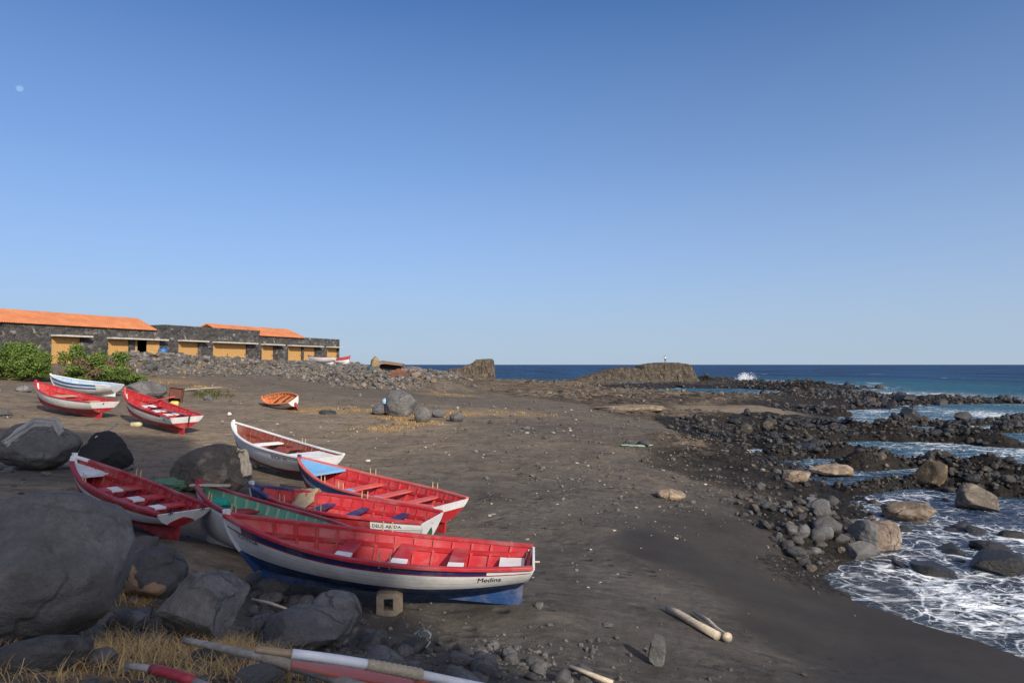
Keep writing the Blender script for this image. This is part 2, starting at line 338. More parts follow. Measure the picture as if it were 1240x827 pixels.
def paint(c, wear=.35, under=(.30, .25, .19), rough=.5):
    """old boat paint: tone drift, scratches to the wood, fine plank grain along the boat"""
    key = (c, wear, under)
    if key in _mc: return _mc[key]
    t = NT('boat_paint'); v = t.co()
    oi = t.n('ShaderNodeObjectInfo').outputs['Random']
    v = t.n('ShaderNodeVectorMath', {0: v, 1: t.n('ShaderNodeCombineXYZ', {0: t.math('MULTIPLY', oi, 37.0)}).outputs[0]}, operation='ADD').outputs[0]
    big = t.noise(1.7, 4, .6, v)
    st = t.n('ShaderNodeMapping', {'Vector': v, 'Scale': (1.0, 7, 9)}).outputs[0]
    grain = t.noise(5, 6, .7, st)
    c2 = tuple(min(1, x * .72 + .012) for x in c); c3 = tuple(min(1, x * 1.10 + .03) for x in c)
    col = t.mix(t.ramp(big, [(.3, 0.), (.7, 1.)]), c2, c)
    col = t.mix(t.ramp(grain, [(.5, 0.), (.75, .6)]), col, c3)
    col = t.mix(t.ramp(t.noise(2.6, 7, .7, v), [(.48, 0.), (.66, .30)]), col, (.34, .29, .25))          # dust and bleaching
    sf = t.math('FRACT', t.math('MULTIPLY_ADD', t.attr('strake'), 8.0, .5)); seam = t.ramp(t.math('ABSOLUTE', t.math('SUBTRACT', sf, .5)), [(.455, 0.), (.49, .6)])
    col = t.mix(seam, col, tuple(x * .25 for x in c))
    chips = t.noise(9, 8, .75, t.n('ShaderNodeMapping', {'Vector': v, 'Scale': (.7, 2, 3)}).outputs[0])
    lo = .70 - .16 * wear
    col = t.mix(t.ramp(chips, [(lo, 0.), (lo + .03, wear + .2)]), col, under)
    return _mc.setdefault(key, t.done(col, t.ramp(grain, [(.3, rough - .08), (.8, rough + .2)]), t.bump(t.math('SUBTRACT', grain, seam), .35, .008)))
def wood(c, rough=.75, sc=1.0):
    key = ('w', c, sc)
    if key in _mc: return _mc[key]
    t = NT('weathered_wood'); v = t.co()
    g = t.noise(6 * sc, 7, .65, t.n('ShaderNodeMapping', {'Vector': v, 'Scale': (.6, 6, 6)}).outputs[0])
    b = t.noise(2.0, 4, .6, v)
    col = t.mix(t.ramp(g, [(.35, 0.), (.7, 1.)]), tuple(x * .5 for x in c), c)
    col = t.mix(t.ramp(b, [(.35, .5), (.65, 0.)]), col, tuple(x * .65 + .02 for x in c))
    return _mc.setdefault(key, t.done(col, rough, t.bump(g, .5, .006)))
def plain(c, rough=.6, name='plain', sc=8.0, var=.3, metal=0.0):
    key = ('p', c, rough, sc, var)
    if key in _mc: return _mc[key]
    t = NT(name); b = t.noise(sc, 6, .65)
    col = t.mix(t.ramp(b, [(.3, 0.), (.7, 1.)]), tuple(x * (1 - var) for x in c), tuple(min(1, x * (1 + var * .4)) for x in c))
    return _mc.setdefault(key, t.done(col, rough, t.bump(b, .3, .01), Metallic=metal))
def rockmat(name, c1, c2, c3=None, sc=1.0, patch=None, speck=None, bump=.7, rough=.88):
    t = NT(name); v = t.co()
    oi = t.n('ShaderNodeObjectInfo').outputs['Random']
    v = t.n('ShaderNodeVectorMath', {0: v, 1: t.n('ShaderNodeCombineXYZ', {0: t.math('MULTIPLY', oi, 51.0), 1: t.math('MULTIPLY', oi, 23.0)}).outputs[0]}, operation='ADD').outputs[0]
    a = t.noise(1.6 * sc, 7, .62, v, .4); b = t.noise(14 * sc, 6, .7, v); f = t.noise(60 * sc, 3, .7, v)
    col = t.mix(t.ramp(a, [(.32, 0.), (.68, 1.)]), c1, c2)
    col = t.mix(t.ramp(b, [(.35, .45), (.6, 0.)]), col, tuple(x * .5 for x in c1))
    col = t.mix(t.ramp(t.noise(.9 * sc, 6, .65, v, .8), [(.36, .55), (.5, 0.)]), col, tuple(x * .45 for x in c1))
    col = t.mix(t.ramp(t.noise(2.3 * sc, 8, .75, v, .3), [(.58, 0.), (.72, .5)]), col, tuple(min(1, x * 1.5) for x in c2))
    if c3: col = t.mix(t.ramp(t.noise(3.2 * sc, 6, .6, v), [(.54, 0.), (.64, .8)]), col, c3)
    if patch: col = t.mix(t.ramp(t.noise(patch[1], 3, .45, v, .6), [(patch[2], 0.), (patch[2] + .02, .9)]), col, patch[0])
    if speck: col = t.mix(t.ramp(t.noise(speck[1], 4, .7, v), [(speck[2], 0.), (speck[2] + .04, .95)]), col, speck[0])
    col = t.mix(t.ramp(f, [(.3, .25), (.5, 0.)]), col, (.01, .01, .01))
    tone = t.math('MULTIPLY_ADD', oi, .45, .75)
    col = t.mix(1.0, col, t.n('ShaderNodeCombineXYZ', {0: tone, 1: tone, 2: tone}).outputs[0], 'MULTIPLY')
    cv = t.n('ShaderNodeVectorMath', {0: v, 1: t.n('ShaderNodeVectorMath', {0: t.n('ShaderNodeTexNoise', {'Vector': v, 'Scale': 2.5 * sc, 'Detail': 5.0}).outputs[1], 3: .5 / sc}, operation='SCALE').outputs[0]}, operation='ADD').outputs[0]
    ck = t.n('ShaderNodeTexVoronoi', {'Vector': cv, 'Scale': 1.3 * sc}, feature='DISTANCE_TO_EDGE').outputs[0]
    ckm = t.ramp(ck, [(.0, 0.), (.035, 1.)]); ckf = t.math('MULTIPLY', t.math('SUBTRACT', 1., ckm), t.ramp(a, [(.42, 0.), (.6, .7)]))
    col = t.mix(ckf, col, (.012, .011, .011))
    h = t.math('ADD', t.math('MULTIPLY', b, .8), t.math('MULTIPLY', f, .25)); h = t.math('ADD', h, t.math('MULTIPLY', a, 1.5)); h = t.math('SUBTRACT', h, t.math('MULTIPLY', ckf, .8))
    return t.done(col, rough, t.bump(h, bump, .06 / sc))
M_BASALT = rockmat('dark_basalt', (.09, .087, .085), (.175, .168, .163))
M_BASALT_BROWN = rockmat('brown_basalt', (.075, .062, .05), (.16, .13, .10), (.22, .17, .125))
M_GREY_ROCK = rockmat('grey_boulder', (.105, .10, .096), (.205, .195, .186))
M_SHORE = rockmat('dark_shore_stone', (.045, .043, .042), (.105, .10, .096))
M_TAN_ROCK = rockmat('tan_rock', (.16, .12, .085), (.36, .26, .17), (.42, .34, .25))
M_PINK_ROCK = rockmat('pale_pitted_rock', (.28, .20, .15), (.45, .36, .29), None, 1.0, None, ((.06, .045, .04), 16, .60))
M_WET_ROCK = rockmat('wet_black_rock', (.016, .016, .017), (.042, .039, .036), None, 1.0, None, None, .9, .48)
M_OCHRE_ROCK = rockmat('ochre_topped_rock', (.05, .04, .03), (.20, .14, .07), (.27, .19, .09))
M_WORN = rockmat('worn_tan_patched_rock', (.085, .082, .086), (.13, .125, .13), None, 1.0, ((.42, .26, .155), 2.3, .50))
M_LICHEN = rockmat('lichen_rock', (.08, .08, .075), (.15, .15, .14), None, 1.0, None, ((.60, .58, .45), 26, .52))
M_RUBBLE = rockmat('rubble_stone', (.11, .10, .09), (.29, .26, .23), (.44, .38, .32))
M_LAVA = rockmat('lava_shelf_stone', (.035, .03, .027), (.085, .07, .055), (.20, .15, .10))

# ------------------------------------------------------------------ ground sheet
def ground_material():
    t = NT('black_sand_ground'); v = t.co()
    rk, br, we, stn, dry = t.attr('rock'), t.attr('brown'), t.attr('wet'), t.attr('stony'), t.attr('dry')
    n1 = t.noise(.5, 6, .6, v); n2_ = t.noise(5, 6, .65, v); n3 = t.noise(45, 4, .7, v); n4 = t.noise(160, 2, .6, v)
    sand = t.mix(t.ramp(n1, [(.35, 0.), (.65, 1.)]), (.070, .062, .054), (.112, .099, .086))
    brown = t.mix(t.ramp(n2_, [(.3, 0.), (.7, 1.)]), (.20, .15, .10), (.37, .285, .195))
    nw = t.noise(.16, 5, .6, v, .6)
    bf = t.math('MULTIPLY', br, t.math('MULTIPLY', t.ramp(n1, [(.2, .6), (.55, 1.)]), t.ramp(nw, [(.36, .75), (.56, 1.)])))
    col = t.mix(bf, sand, brown)
    col = t.mix(t.ramp(n3, [(.35, .45), (.55, 0.)]), col, (.03, .028, .026))
    col = t.mix(t.ramp(n4, [(.60, 0.), (.72, .6)]), col, (.22, .20, .175))
    mot = t.noise(1.4, 9, .72, v, .5)
    col = t.mix(t.ramp(mot, [(.36, .42), (.52, 0.)]), col, (.034, .030, .027))
    col = t.mix(t.ramp(mot, [(.55, 0.), (.72, .5)]), col, (.17, .15, .13))
    # stony specks
    vo = t.n('ShaderNodeTexVoronoi', {'Vector': v, 'Scale': 7.0}).outputs
    vcol = t.mix(t.ramp(vo[1], [(.3, 0.), (.8, 1.)]), (.03, .03, .03), (.20, .18, .155))
    col = t.mix(t.math('MULTIPLY', t.ramp(vo[0], [(.24, 1.), (.36, 0.)]), t.math('MULTIPLY', stn, t.ramp(n2_, [(.42, 0.), (.62, .9)]))), col, vcol)
    # straw-coloured dead grass stains
    col = t.mix(t.math('MULTIPLY', dry, t.ramp(n2_, [(.4, 0.), (.58, .9)])), col, (.44, .27, .10))
    # lava shelf
    r1 = t.noise(1.1, 8, .68, v); r2 = t.noise(9, 6, .7, v)
    rc = t.mix(t.ramp(r1, [(.38, 0.), (.62, 1.)]), (.026, .024, .023), (.085, .070, .055))
    rc = t.mix(t.math('MULTIPLY', br, t.ramp(t.math('ADD', t.math('MULTIPLY', r1, .5), t.math('MULTIPLY', t.noise(.33, 6, .65, v), .5)), [(.44, 0.), (.54, 1.)])), rc, (.34, .25, .165))
    rc = t.mix(t.ramp(r2, [(.35, .7), (.52, 0.)]), rc, (.012, .011, .011))
    rc = t.mix(t.math('MULTIPLY', we, .85), rc, t.mix(t.ramp(r2, [(.4, 0.), (.6, 1.)]), (.007, .007, .007), (.026, .023, .020)))
    rkf = t.ramp(t.math('ADD', rk, t.math('MULTIPLY', t.math('SUBTRACT', r2, .5), .6)), [(.38, 0.), (.58, 1.)])
    wsand = t.mix(we, col, t.mix(t.ramp(n1, [(.35, 0.), (.65, 1.)]), (.034, .0295, .026), (.048, .042, .037)))
    col = t.mix(rkf, wsand, rc)
    h = t.math('ADD', t.math('MULTIPLY', n3, .25), t.math('MULTIPLY', n2_, .8))
    fpv = t.n('ShaderNodeVectorMath', {0: v, 1: t.n('ShaderNodeVectorMath', {0: t.n('ShaderNodeTexNoise', {'Vector': v, 'Scale': 2.0}).outputs[1], 3: .35}, operation='SCALE').outputs[0]}, operation='ADD').outputs[0]
    pit = t.ramp(t.n('ShaderNodeTexVoronoi', {'Vector': fpv, 'Scale': 2.6}).outputs[0], [(.12, 0.), (.34, 1.)])
    h = t.math('ADD', h, t.math('MULTIPLY', pit, t.ramp(t.noise(.45, 4, .6, v), [(.45, 0.), (.6, 1.3)])))
    h = t.math('MULTIPLY', h, t.math('SUBTRACT', 1.15, we))
    h = t.math('ADD', h, t.math('MULTIPLY', t.math('MULTIPLY', rkf, t.math('ADD', r2, r1)), 3.0))
    rough = t.math('SUBTRACT', .95, t.math('MULTIPLY', we, .25))
    return t.done(col, rough, t.bump(h, .8, .05), Specular_IOR_Level=.1)
def polar(th, rr):
    T, R = np.meshgrid(th, rr); X = R * np.sin(T); Y = R * np.cos(T)
    a, b = T.shape; i = np.arange(a * b).reshape(a, b)
    q = np.stack([i[:-1, :-1], i[:-1, 1:], i[1:, 1:], i[1:, :-1]], -1).reshape(-1, 4)
    return X.ravel(), Y.ravel(), q[:, ::-1]
def fattr(me, name, a):
    at = me.attributes.new(name, 'FLOAT', 'POINT'); at.data.foreach_set('value', np.asarray(a, np.float32).ravel())
th = np.radians(np.concatenate([np.linspace(-180, -62, 60)[:-1], np.linspace(-62, -41, 60)[:-1], np.linspace(-41, 41, 800)[:-1], np.linspace(41, 70, 90)[:-1], np.linspace(70, 180, 60)]))
rr = np.concatenate([[.02, .5, 1.0, 1.6, 2.2], np.geomspace(2.8, 130, 480), np.geomspace(134, 600, 40)])
X, Y, Q = polar(th, rr)
Z = height(X, Y)
zn = zones(X, Y)
zn[:, 2] = np.maximum(zn[:, 2], sstep(SEA + .45, SEA + .12, Z))
for pts, w, h in REEFS:
    d, t_ = poly_dist(X, Y, pts); k = sstep(1.7, 1.1, d / w); zn[:, 2] = np.maximum(zn[:, 2], .95 * k); zn[:, 0] = np.maximum(zn[:, 0], k); zn[:, 1] *= 1 - .8 * k
m_ = sstep(.35, .6, zn[:, 0]) * sstep(SEA + 1.0, SEA + .65, Z); zn[:, 0] = np.maximum(zn[:, 0], m_); zn[:, 2] = np.maximum(zn[:, 2], .9 * m_); zn[:, 1] *= 1 - .7 * m_
me = mesh_np('ground', np.stack([X, Y, Z], -1), Q, [ground_material()])
DRY = [(480,505,1.6,1.),(505,512,1.5,1.),(470,520,1.3,.9),(555,500,2.2,.9),(545,478,3.5,.7),(390,497,2.2,.8),(440,497,1.6,.7),(225,790,.7,1.),(160,800,.8,1.),(270,790,.5,1.),(300,815,.5,.8),(250,470,2,.6),(620,500,3,.4),(640,466,6,.6),(60,815,.7,.9),(190,735,.3,.8),(200,462,3,.6)]
dry = np.zeros(len(X))
DRYP = []
for px, py, r, s in DRY:
    p = on_ground(px, py); DRYP.append((p, r, s))
    d = np.hypot(X - p[0], Y - p[1]) / r; i = np.nonzero(d < 1.6)[0]; dry[i] = np.maximum(dry[i], s * sstep(1.2, .3, d[i] + .35 * n2(X[i], Y[i], .4 * r, 3)))
for k, nm in enumerate(('rock', 'brown', 'wet', 'stony')): fattr(me, nm, zn[:, k])
fattr(me, 'dry', dry)
link('ground', me, kind='structure')

# ------------------------------------------------------------------ sea
def sea_material():
    t = NT('sea_water'); v = t.co()
    foam, shal = t.attr('foam'), t.attr('shallow')
    g = t.n('ShaderNodeNewGeometry').outputs['Position']
    w1 = t.n('ShaderNodeMapping', {'Vector': g, 'Rotation': (0, 0, .25), 'Scale': (.6, 1.7, 1)}).outputs[0]
    na = t.noise(1.2, 7, .62, w1, .8); nb = t.noise(1.0, 6, .65, t.n('ShaderNodeMapping', {'Vector': g, 'Scale': (.035, .008, 0)}).outputs[0]); nc = t.noise(.35, 5, .6, w1)
    deep = t.mix(t.ramp(nb, [(.4, 0.), (.62, 1.)]), (.003, .024, .078), (.010, .070, .175))
    col = t.mix(shal, deep, t.mix(t.ramp(nc, [(.35, 0.), (.65, 1.)]), (.012, .085, .14), (.02, .12, .18)))
    col = t.mix(t.attr('film'), col, (.035, .045, .06))
    # foam: thin torn threads, thicker where the attribute is high
    wv = t.n('ShaderNodeMapping', {'Vector': g, 'Rotation': (0, 0, .35), 'Scale': (1.25, .48, 1)}).outputs[0]
    wv = t.n('ShaderNodeMapping', {'Vector': g, 'Rotation': (0, 0, .35), 'Scale': (1.0, .85, 0)}).outputs[0]
    warp = t.n('ShaderNodeTexNoise', {'Vector': wv, 'Scale': 1.1, 'Detail': 3.0, 'Roughness': .5}).outputs[1]
    wv2 = t.n('ShaderNodeVectorMath', {0: wv, 1: t.n('ShaderNodeVectorMath', {0: warp, 3: 1.0}, operation='SCALE').outputs[0]}, operation='ADD').outputs[0]
    f1 = t.noise(1.5, 5, .55, wv2); f3 = t.noise(.55, 4, .6, wv)
    e1 = t.n('ShaderNodeTexVoronoi', {'Vector': wv2, 'Scale': 1.7}, feature='DISTANCE_TO_EDGE').outputs[0]
    e2 = t.n('ShaderNodeTexVoronoi', {'Vector': wv2, 'Scale': 4.6}, feature='DISTANCE_TO_EDGE').outputs[0]
    th1 = t.math('MULTIPLY', foam, t.math('MULTIPLY_ADD', f3, .75, -.255))
    k1 = t.n('ShaderNodeMapRange', {0: t.math('SUBTRACT', th1, e1), 1: -.02, 2: .07, 3: 0., 4: 1.}).outputs[0]
    k2 = t.n('ShaderNodeMapRange', {0: t.math('SUBTRACT', t.math('MULTIPLY', th1, .8), e2), 1: -.02, 2: .08, 3: 0., 4: .75}).outputs[0]
    solid = t.n('ShaderNodeMapRange', {0: t.math('ADD', foam, t.math('MULTIPLY', t.math('SUBTRACT', f1, .5), 2.2)), 1: .92, 2: 1.4, 3: 0., 4: .95}).outputs[0]
    fm = t.math('MAXIMUM', t.math('MAXIMUM', k1, k2), solid)
    # white horses out at sea
    wc = t.n('ShaderNodeMapping', {'Vector': g, 'Scale': (.06, .012, 0)}).outputs[0]
    cap = t.n('ShaderNodeMapRange', {0: t.noise(1.6, 6, .72, wc), 1: .665, 2: .70, 3: 0., 4: .85}).outputs[0]
    fm = t.math('MAXIMUM', fm, t.math('MULTIPLY', cap, t.attr('caps')))
    col = t.mix(fm, col, (.80, .83, .85))
    chop = t.math('ADD', t.noise(1.3, 6, .65, w1, .5), t.math('MULTIPLY', nc, 2.2))
    nb_ = t.bump(chop, .9, .5)
    fr = t.n('ShaderNodeFresnel', {'IOR': 1.33, 'Normal': nb_}).outputs[0]
    lim = t.math('MULTIPLY_ADD', t.attr('open'), -.24, .34)          # a rough sea never mirrors at grazing angles: its facets tilt up
    fac = t.math('MULTIPLY', t.math('MINIMUM', fr, lim), t.math('SUBTRACT', 1.0, fm))
    df = t.n('ShaderNodeBsdfDiffuse', {'Color': col, 'Normal': nb_}).outputs[0]; gl = t.n('ShaderNodeBsdfGlossy', {'Roughness': .16, 'Normal': nb_}).outputs[0]
    mx = t.n('ShaderNodeMixShader', {0: fac, 1: df, 2: gl}); t.t.links.new(mx.outputs[0], t.out.inputs[0]); return t.m
th = np.radians(np.concatenate([np.linspace(-100, -41, 60)[:-1], np.linspace(-41, 6, 260)[:-1], np.linspace(6, 41, 460)[:-1], np.linspace(41, 160, 150)]))
rr = np.concatenate([np.geomspace(4, 160, 430), np.geomspace(163, 1500, 120), np.geomspace(1600, 60000, 30)])
X, Y, Q = polar(th, rr); R = np.hypot(X, Y)
G = height(X, Y, False); G = G + .09 * n2(X, Y, 2.6, 2, False, 14.0) * sstep(.5, .1, abs(G - SEA)) * (R < 25); depth = SEA - G
att = sstep(900, 150, R)
wav = .20 * n2(X + .35 * Y, Y * 2.0, 7.0, 3, False, 1.0) * sstep(12, 40, R) + .055 * n2(X + .4 * Y, Y * 1.7, 1.6, 3, True, 2.0) + .022 * n2(X, Y, .5, 2, False, 3.0)
calm = np.clip(depth / .5, .12, 1)
Z = SEA + wav * att * calm
wash = [(aty(px, py, FPX * 4.5 / (py - 441.5)), rx, s) for px, py, rx, s in
    [(1120,722,2.4,1.),(1200,712,2.4,1.),(1050,705,1.6,.95),(1210,740,2.0,.9),(1150,660,2.4,.55),(1220,655,2.2,.7),(1010,690,.8,.9),(1120,610,3,.35),(1070,645,1.5,.6),
     (1180,760,1.3,.55),(1080,560,4,.5),(1200,545,6,.65),(1230,486,9,.7),(1215,503,5,.95),(1150,512,5,.7),(1060,478,14,1.0),(1000,476,8,.9),(930,535,4,.75),(925,548,2.5,.7),(1000,545,4,.55),(905,462,14,1.1),(850,464,14,.7),(825,466,8,.9),(1060,508,7,.5),(1040,497,6,.6),(950,470,9,.7),(1090,480,9,.9),(1180,500,6,.6)]]
foam = .95 * np.exp(-np.clip(depth, 0, 9) / .16) * sstep(.35, .75, .5 + n2(X, Y, 3.0, 3)) * sstep(9, 18, R)
for p, r, s in wash:
    d = np.hypot((X - p[0]) / r, (Y - p[1]) / r * .9); i = np.nonzero(d < 2.4)[0]; foam[i] = np.maximum(foam[i], s * np.exp(-d[i] ** 2) * (1.05 + .9 * n2(X[i], Y[i], r * .5, 3)))
foam = np.clip(foam, 0, 1.2)
shal = sstep(3.2, .5, depth) * sstep(20, 45, R) * .9
film = sstep(.38, .05, depth) * sstep(22, 14, R) + .8 * sstep(30, 15, R) * sstep(1.2, .2, depth)
foam *= 1 - .75 * sstep(.10, .0, depth) * sstep(22, 14, R)
me = mesh_np('sea', np.stack([X, Y, Z], -1), Q, [sea_material()])
for nm, a in (('foam', foam), ('shallow', shal), ('film', np.clip(film, 0, 1)), ('caps', sstep(60, 120, R) * sstep(2500, 400, R)), ('open', sstep(60, 120, R))): fattr(me, nm, a)
link('sea', me, kind='structure')

# ------------------------------------------------------------------ boats
class Hull:
    def __init__(s, L, B, hm, hs, hb, tw): s.L, s.B, s.hm, s.hs, s.hb, s.tw = L, B, hm, hs, hb, tw
    def b(s, u):
        u = np.asarray(u, float)
        a = 1 - (1 - s.tw) * np.clip((.42 - u) / .42, 0, 1) ** 2
        c = np.clip(1 - np.clip((u - .42) / .58, 0, 1) ** 2.2, 0, 1) ** .95
        return s.B / 2 * np.where(u < .42, a, c) + .025 * np.clip((u - .8) / .2, 0, 1)
    def h(s, u):
        u = np.asarray(u, float)
        return s.hm + (s.hs - s.hm) * np.clip((.4 - u) / .4, 0, 1) ** 2 + (s.hb - s.hm) * np.clip((u - .4) / .6, 0, 1) ** 2.1
    def k(s, u):
        u = np.asarray(u, float)
        return .03 + .20 * np.clip((.38 - u) / .38, 0, 1) ** 1.7 + .06 * np.clip((u - .7) / .3, 0, 1) ** 2
    def sec(s, u, zf, off=0.0):
        u = np.asarray(u, float); zf = np.clip(np.asarray(zf, float), 0, 1)
        bow = np.clip((u - .5) / .5, 0, 1); st = np.clip((.35 - u) / .35, 0, 1)
        p = .72 + .55 * bow + .35 * st; q = .85 - .15 * bow
        t = np.arccos(np.clip(1 - zf ** (1 / q), -1, 1)) / (pi / 2)
        y = s.b(u) * (.78 * np.sin(t * pi / 2) ** p + .22 * t)
        z = s.k(u) + (s.h(u) - s.k(u)) * zf
        x = s.L * (u - .12 * u ** 4 * (1 - zf) ** 1.5 + .03 * (1 - u) ** 8 * (1 - zf) - .01)
        return x, np.maximum(y - off, 0.0), z + off * (1 - zf)
    def pt(s, u, zf, side=1, off=0.0):
        x, y, z = s.sec(u, zf, off); return np.array([float(x), side * float(y), float(z)])
RED = (.45, .012, .019); WHITE = (.78, .77, .75); NAVY = (.012, .022, .11); BLUE = (.004, .045, .16); LBLUE = (.17, .42, .70)
MID = (.03, .15, .36); MINT = (.10, .33, .22); MAROON = (.20, .035, .02); ORANGE = (.62, .20, .06); GREEN = (.015, .13, .04); TEAL = (.005, .33, .26)
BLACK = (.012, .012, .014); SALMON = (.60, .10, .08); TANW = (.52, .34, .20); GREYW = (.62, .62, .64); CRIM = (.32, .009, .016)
PEG = wood((.62, .45, .27))
def text_mesh(body, size, bold=0.0):
    c = bpy.data.curves.new('lettering', 'FONT'); c.body = body; c.size = size; c.offset = bold; c.resolution_u = 3
    o = bpy.data.objects.new('lettering', c); COL.objects.link(o)
    dg = bpy.context.evaluated_depsgraph_get(); me = bpy.data.meshes.new_from_object(o.evaluated_get(dg))
    bpy.data.objects.remove(o); bpy.data.curves.remove(c)
    bm = bmesh.new(); bm.from_mesh(me); bmesh.ops.triangulate(bm, faces=bm.faces)
    V = np.array([v.co[:] for v in bm.verts]); Fs = [tuple(v.index for v in f.verts) for f in bm.faces]; bm.free(); bpy.data.meshes.remove(me)
    return V, Fs
def ins_grid(lo, hi, n): return list(np.linspace(lo, hi, n + 1))
def build_boat(name, label, M, dims, sp):
    """dims: L B midship-height stern-height bow-height transom-ratio; sp: the look"""
    h = Hull(*dims); root = empty(name, M, label, 'boat', 'wooden fishing boats on the beach')
    g = sp.get
    wear = g('wear', .3)
    P_ = lambda c: paint(c, wear)
    # shell: planked skin with its bands of paint
    us = np.unique(np.round(np.concatenate([np.linspace(0, 1, 41), [b[3] for b in sp['bands'] if len(b) > 3], [b[4] for b in sp['bands'] if len(b) > 4]]), 4))
    mats = []; mi = {}
    def idx(c):
        if c not in mi: mi[c] = len(mats); mats.append(P_(c))
        return mi[c]
    sh = MB()
    edges = sorted({0.0, 1.0} | {b[0] for b in sp['bands']} | {b[1] for b in sp['bands']})
    zfs = []
    for a, b in zip(edges[:-1], edges[1:]):
        n = max(1, int(round((b - a) / .07))); zfs += list(np.linspace(a, b, n + 1)[:-1])
    zfs.append(1.0); zfs = np.array(zfs); zfs[0] = 0
    U, Zf = np.meshgrid(us, zfs, indexing='ij')
    x, y, z = h.sec(U, Zf)
    def colour(u, zf):
        c = WHITE
        for b in sp['bands']:
            if b[0] <= zf < b[1] and (len(b) < 5 or b[3] <= u < b[4]): c = b[2]
        return c
    for side in (1, -1):
        b0 = len(sh.f); sh.grid(np.stack([x, side * y, z], -1), 0, flip=(side == 1)); k = b0
        for i in range(len(us) - 1):
            for j in range(len(zfs) - 1):
                sh.m[k] = idx(colour((us[i] + us[i+1]) / 2, (zfs[j] + zfs[j+1]) / 2)); k += 1
    hull = sh.build('hull', mats, root, True); at = hull.data.attributes.new('strake', 'FLOAT', 'POINT'); at.data.foreach_set('value', np.tile(Zf.ravel(), 2).astype(np.float32))
    # inside lining
    zi = np.linspace(.0, .985, 13); ui = np.linspace(.012, .975, 40)
    U, Zf = np.meshgrid(ui, zi, indexing='ij'); x, y, z = h.sec(U, Zf, .028)
    li = MB(); inm = P_(sp['inside'])
    for side in (1, -1): li.grid(np.stack([x, side * y, z], -1), 0, flip=(side == -1))
    li.build('inner_planking', [inm], root, True)
    # gunwale
    up = np.array([0, 0, 1.0]); ug = np.linspace(0, 1, 44); gm = MB(); gcs = g('gunwale', RED)
    gcs = gcs if isinstance(gcs, list) else [(0, 1.01, gcs)]
    gmats = [P_(c) for _, _, c in gcs]
    for side in (1, -1):
        x, y, z = h.sec(ug, np.ones_like(ug)); P = np.stack([x, side * np.maximum(y - .006, .0), z + .012], -1)
        T = np.gradient(P, axis=0); Nw = np.stack([-T[:, 1], T[:, 0], np.zeros(len(ug))], -1); Nw /= np.linalg.norm(Nw, axis=1)[:, None]
        ms = [next(k for k, q in enumerate(gcs) if q[0] <= (a + b) / 2 < q[1]) for a, b in zip(ug[:-1], ug[1:])]
        gm.sweep(P, Nw, np.tile(up, (len(ug), 1)), .075, .042, 0, ms)
    gm.build('gunwale', gmats, root, False, .006)
    # inner stringers under the thwarts
    zs_ = g('thwart_z', .79)
    us2 = np.linspace(.02, .9, 26)
    for side in (1, -1):
        x, y, z = h.sec(us2, np.full_like(us2, zs_ - .09), .05); P = np.stack([x, side * y, z], -1)
        T = np.gradient(P, axis=0); Nw = np.stack([-T[:, 1], T[:, 0], np.zeros(len(us2))], -1); Nw /= np.linalg.norm(Nw, axis=1)[:, None]
        MB().sweep(P, Nw, np.tile(up, (len(us2), 1)), .028, .055).build('stringer', inm, root)
    # frames
    ribm = P_(g('rib', sp['inside']))
    for u in np.arange(.07, .88, g('rib_step', .062)):
        zz = np.concatenate([np.linspace(.97, .04, 13)]); pts = []
        for s_ in (1, -1):
            for q in (zz if s_ == 1 else zz[::-1]): pts.append(h.pt(u, q, s_, .042))
        P = np.array(pts); T = np.gradient(P, axis=0); T[:, 0] = 0; T /= np.linalg.norm(T, axis=1)[:, None] + 1e-9
        Uw = np.cross(T, np.array([1.0, 0, 0])); Uw /= np.linalg.norm(Uw, axis=1)[:, None] + 1e-9
        MB().sweep(P, np.tile([1.0, 0, 0], (len(P), 1)), Uw, .032, .034).build('rib', ribm, root)
    # floor boards
    x, y, z = h.sec(np.linspace(.08, .84, 24), np.full(24, .14), .04)
    fb = MB()
    for k in range(24 - 1):
        for s_ in (1, -1):
            fb.add([(x[k], 0, z[k]), (x[k+1], 0, z[k+1]), (x[k+1], s_ * y[k+1], z[k+1]), (x[k], s_ * y[k], z[k])], [(0, 1, 2, 3) if s_ == 1 else (3, 2, 1, 0)])
    fb.build('floorboards', P_(g('floor', sp['inside'])), root, True)
    # thwarts with their painted squares
    for tw in g('thwarts', []):
        u, w, c = tw[0], tw[1], tw[2]; pc = tw[3] if len(tw) > 3 else None
        px0, px1 = (tw[4], tw[5]) if len(tw) > 5 else (-.2, .2)
        x, y, z = h.sec(np.array([u - w / h.L / 2, u + w / h.L / 2]), np.full(2, zs_), .045)
        cuts = [-1, px0, px1, 1] if pc else [-1, 1]; tm = MB()
        G = []
        for q in cuts: G.append([(x[0], q * y[0], z[0]), (x[1], q * y[1], z[1])])
        G = np.array(G); n = len(cuts); V = np.concatenate([G.reshape(-1, 3), (G - [0, 0, .035]).reshape(-1, 3)])
        Fs, ms = [], []
        for k in range(n - 1):
            a = 2 * k; o = 2 * n; mm = 1 if (pc and k == 1) else 0
            Fs += [(a, a + 1, a + 3, a + 2), (a + o, a + 2 + o, a + 3 + o, a + 1 + o), (a, a + 2, a + 2 + o, a + o), (a + 1, a + 1 + o, a + 3 + o, a + 3)]; ms += [mm] * 4
        tm.v = [tuple(v) for v in V]; tm.f = Fs; tm.m = ms
        tm.build('thwart', [P_(c)] + ([P_(pc)] if pc else []), root, False, .004)
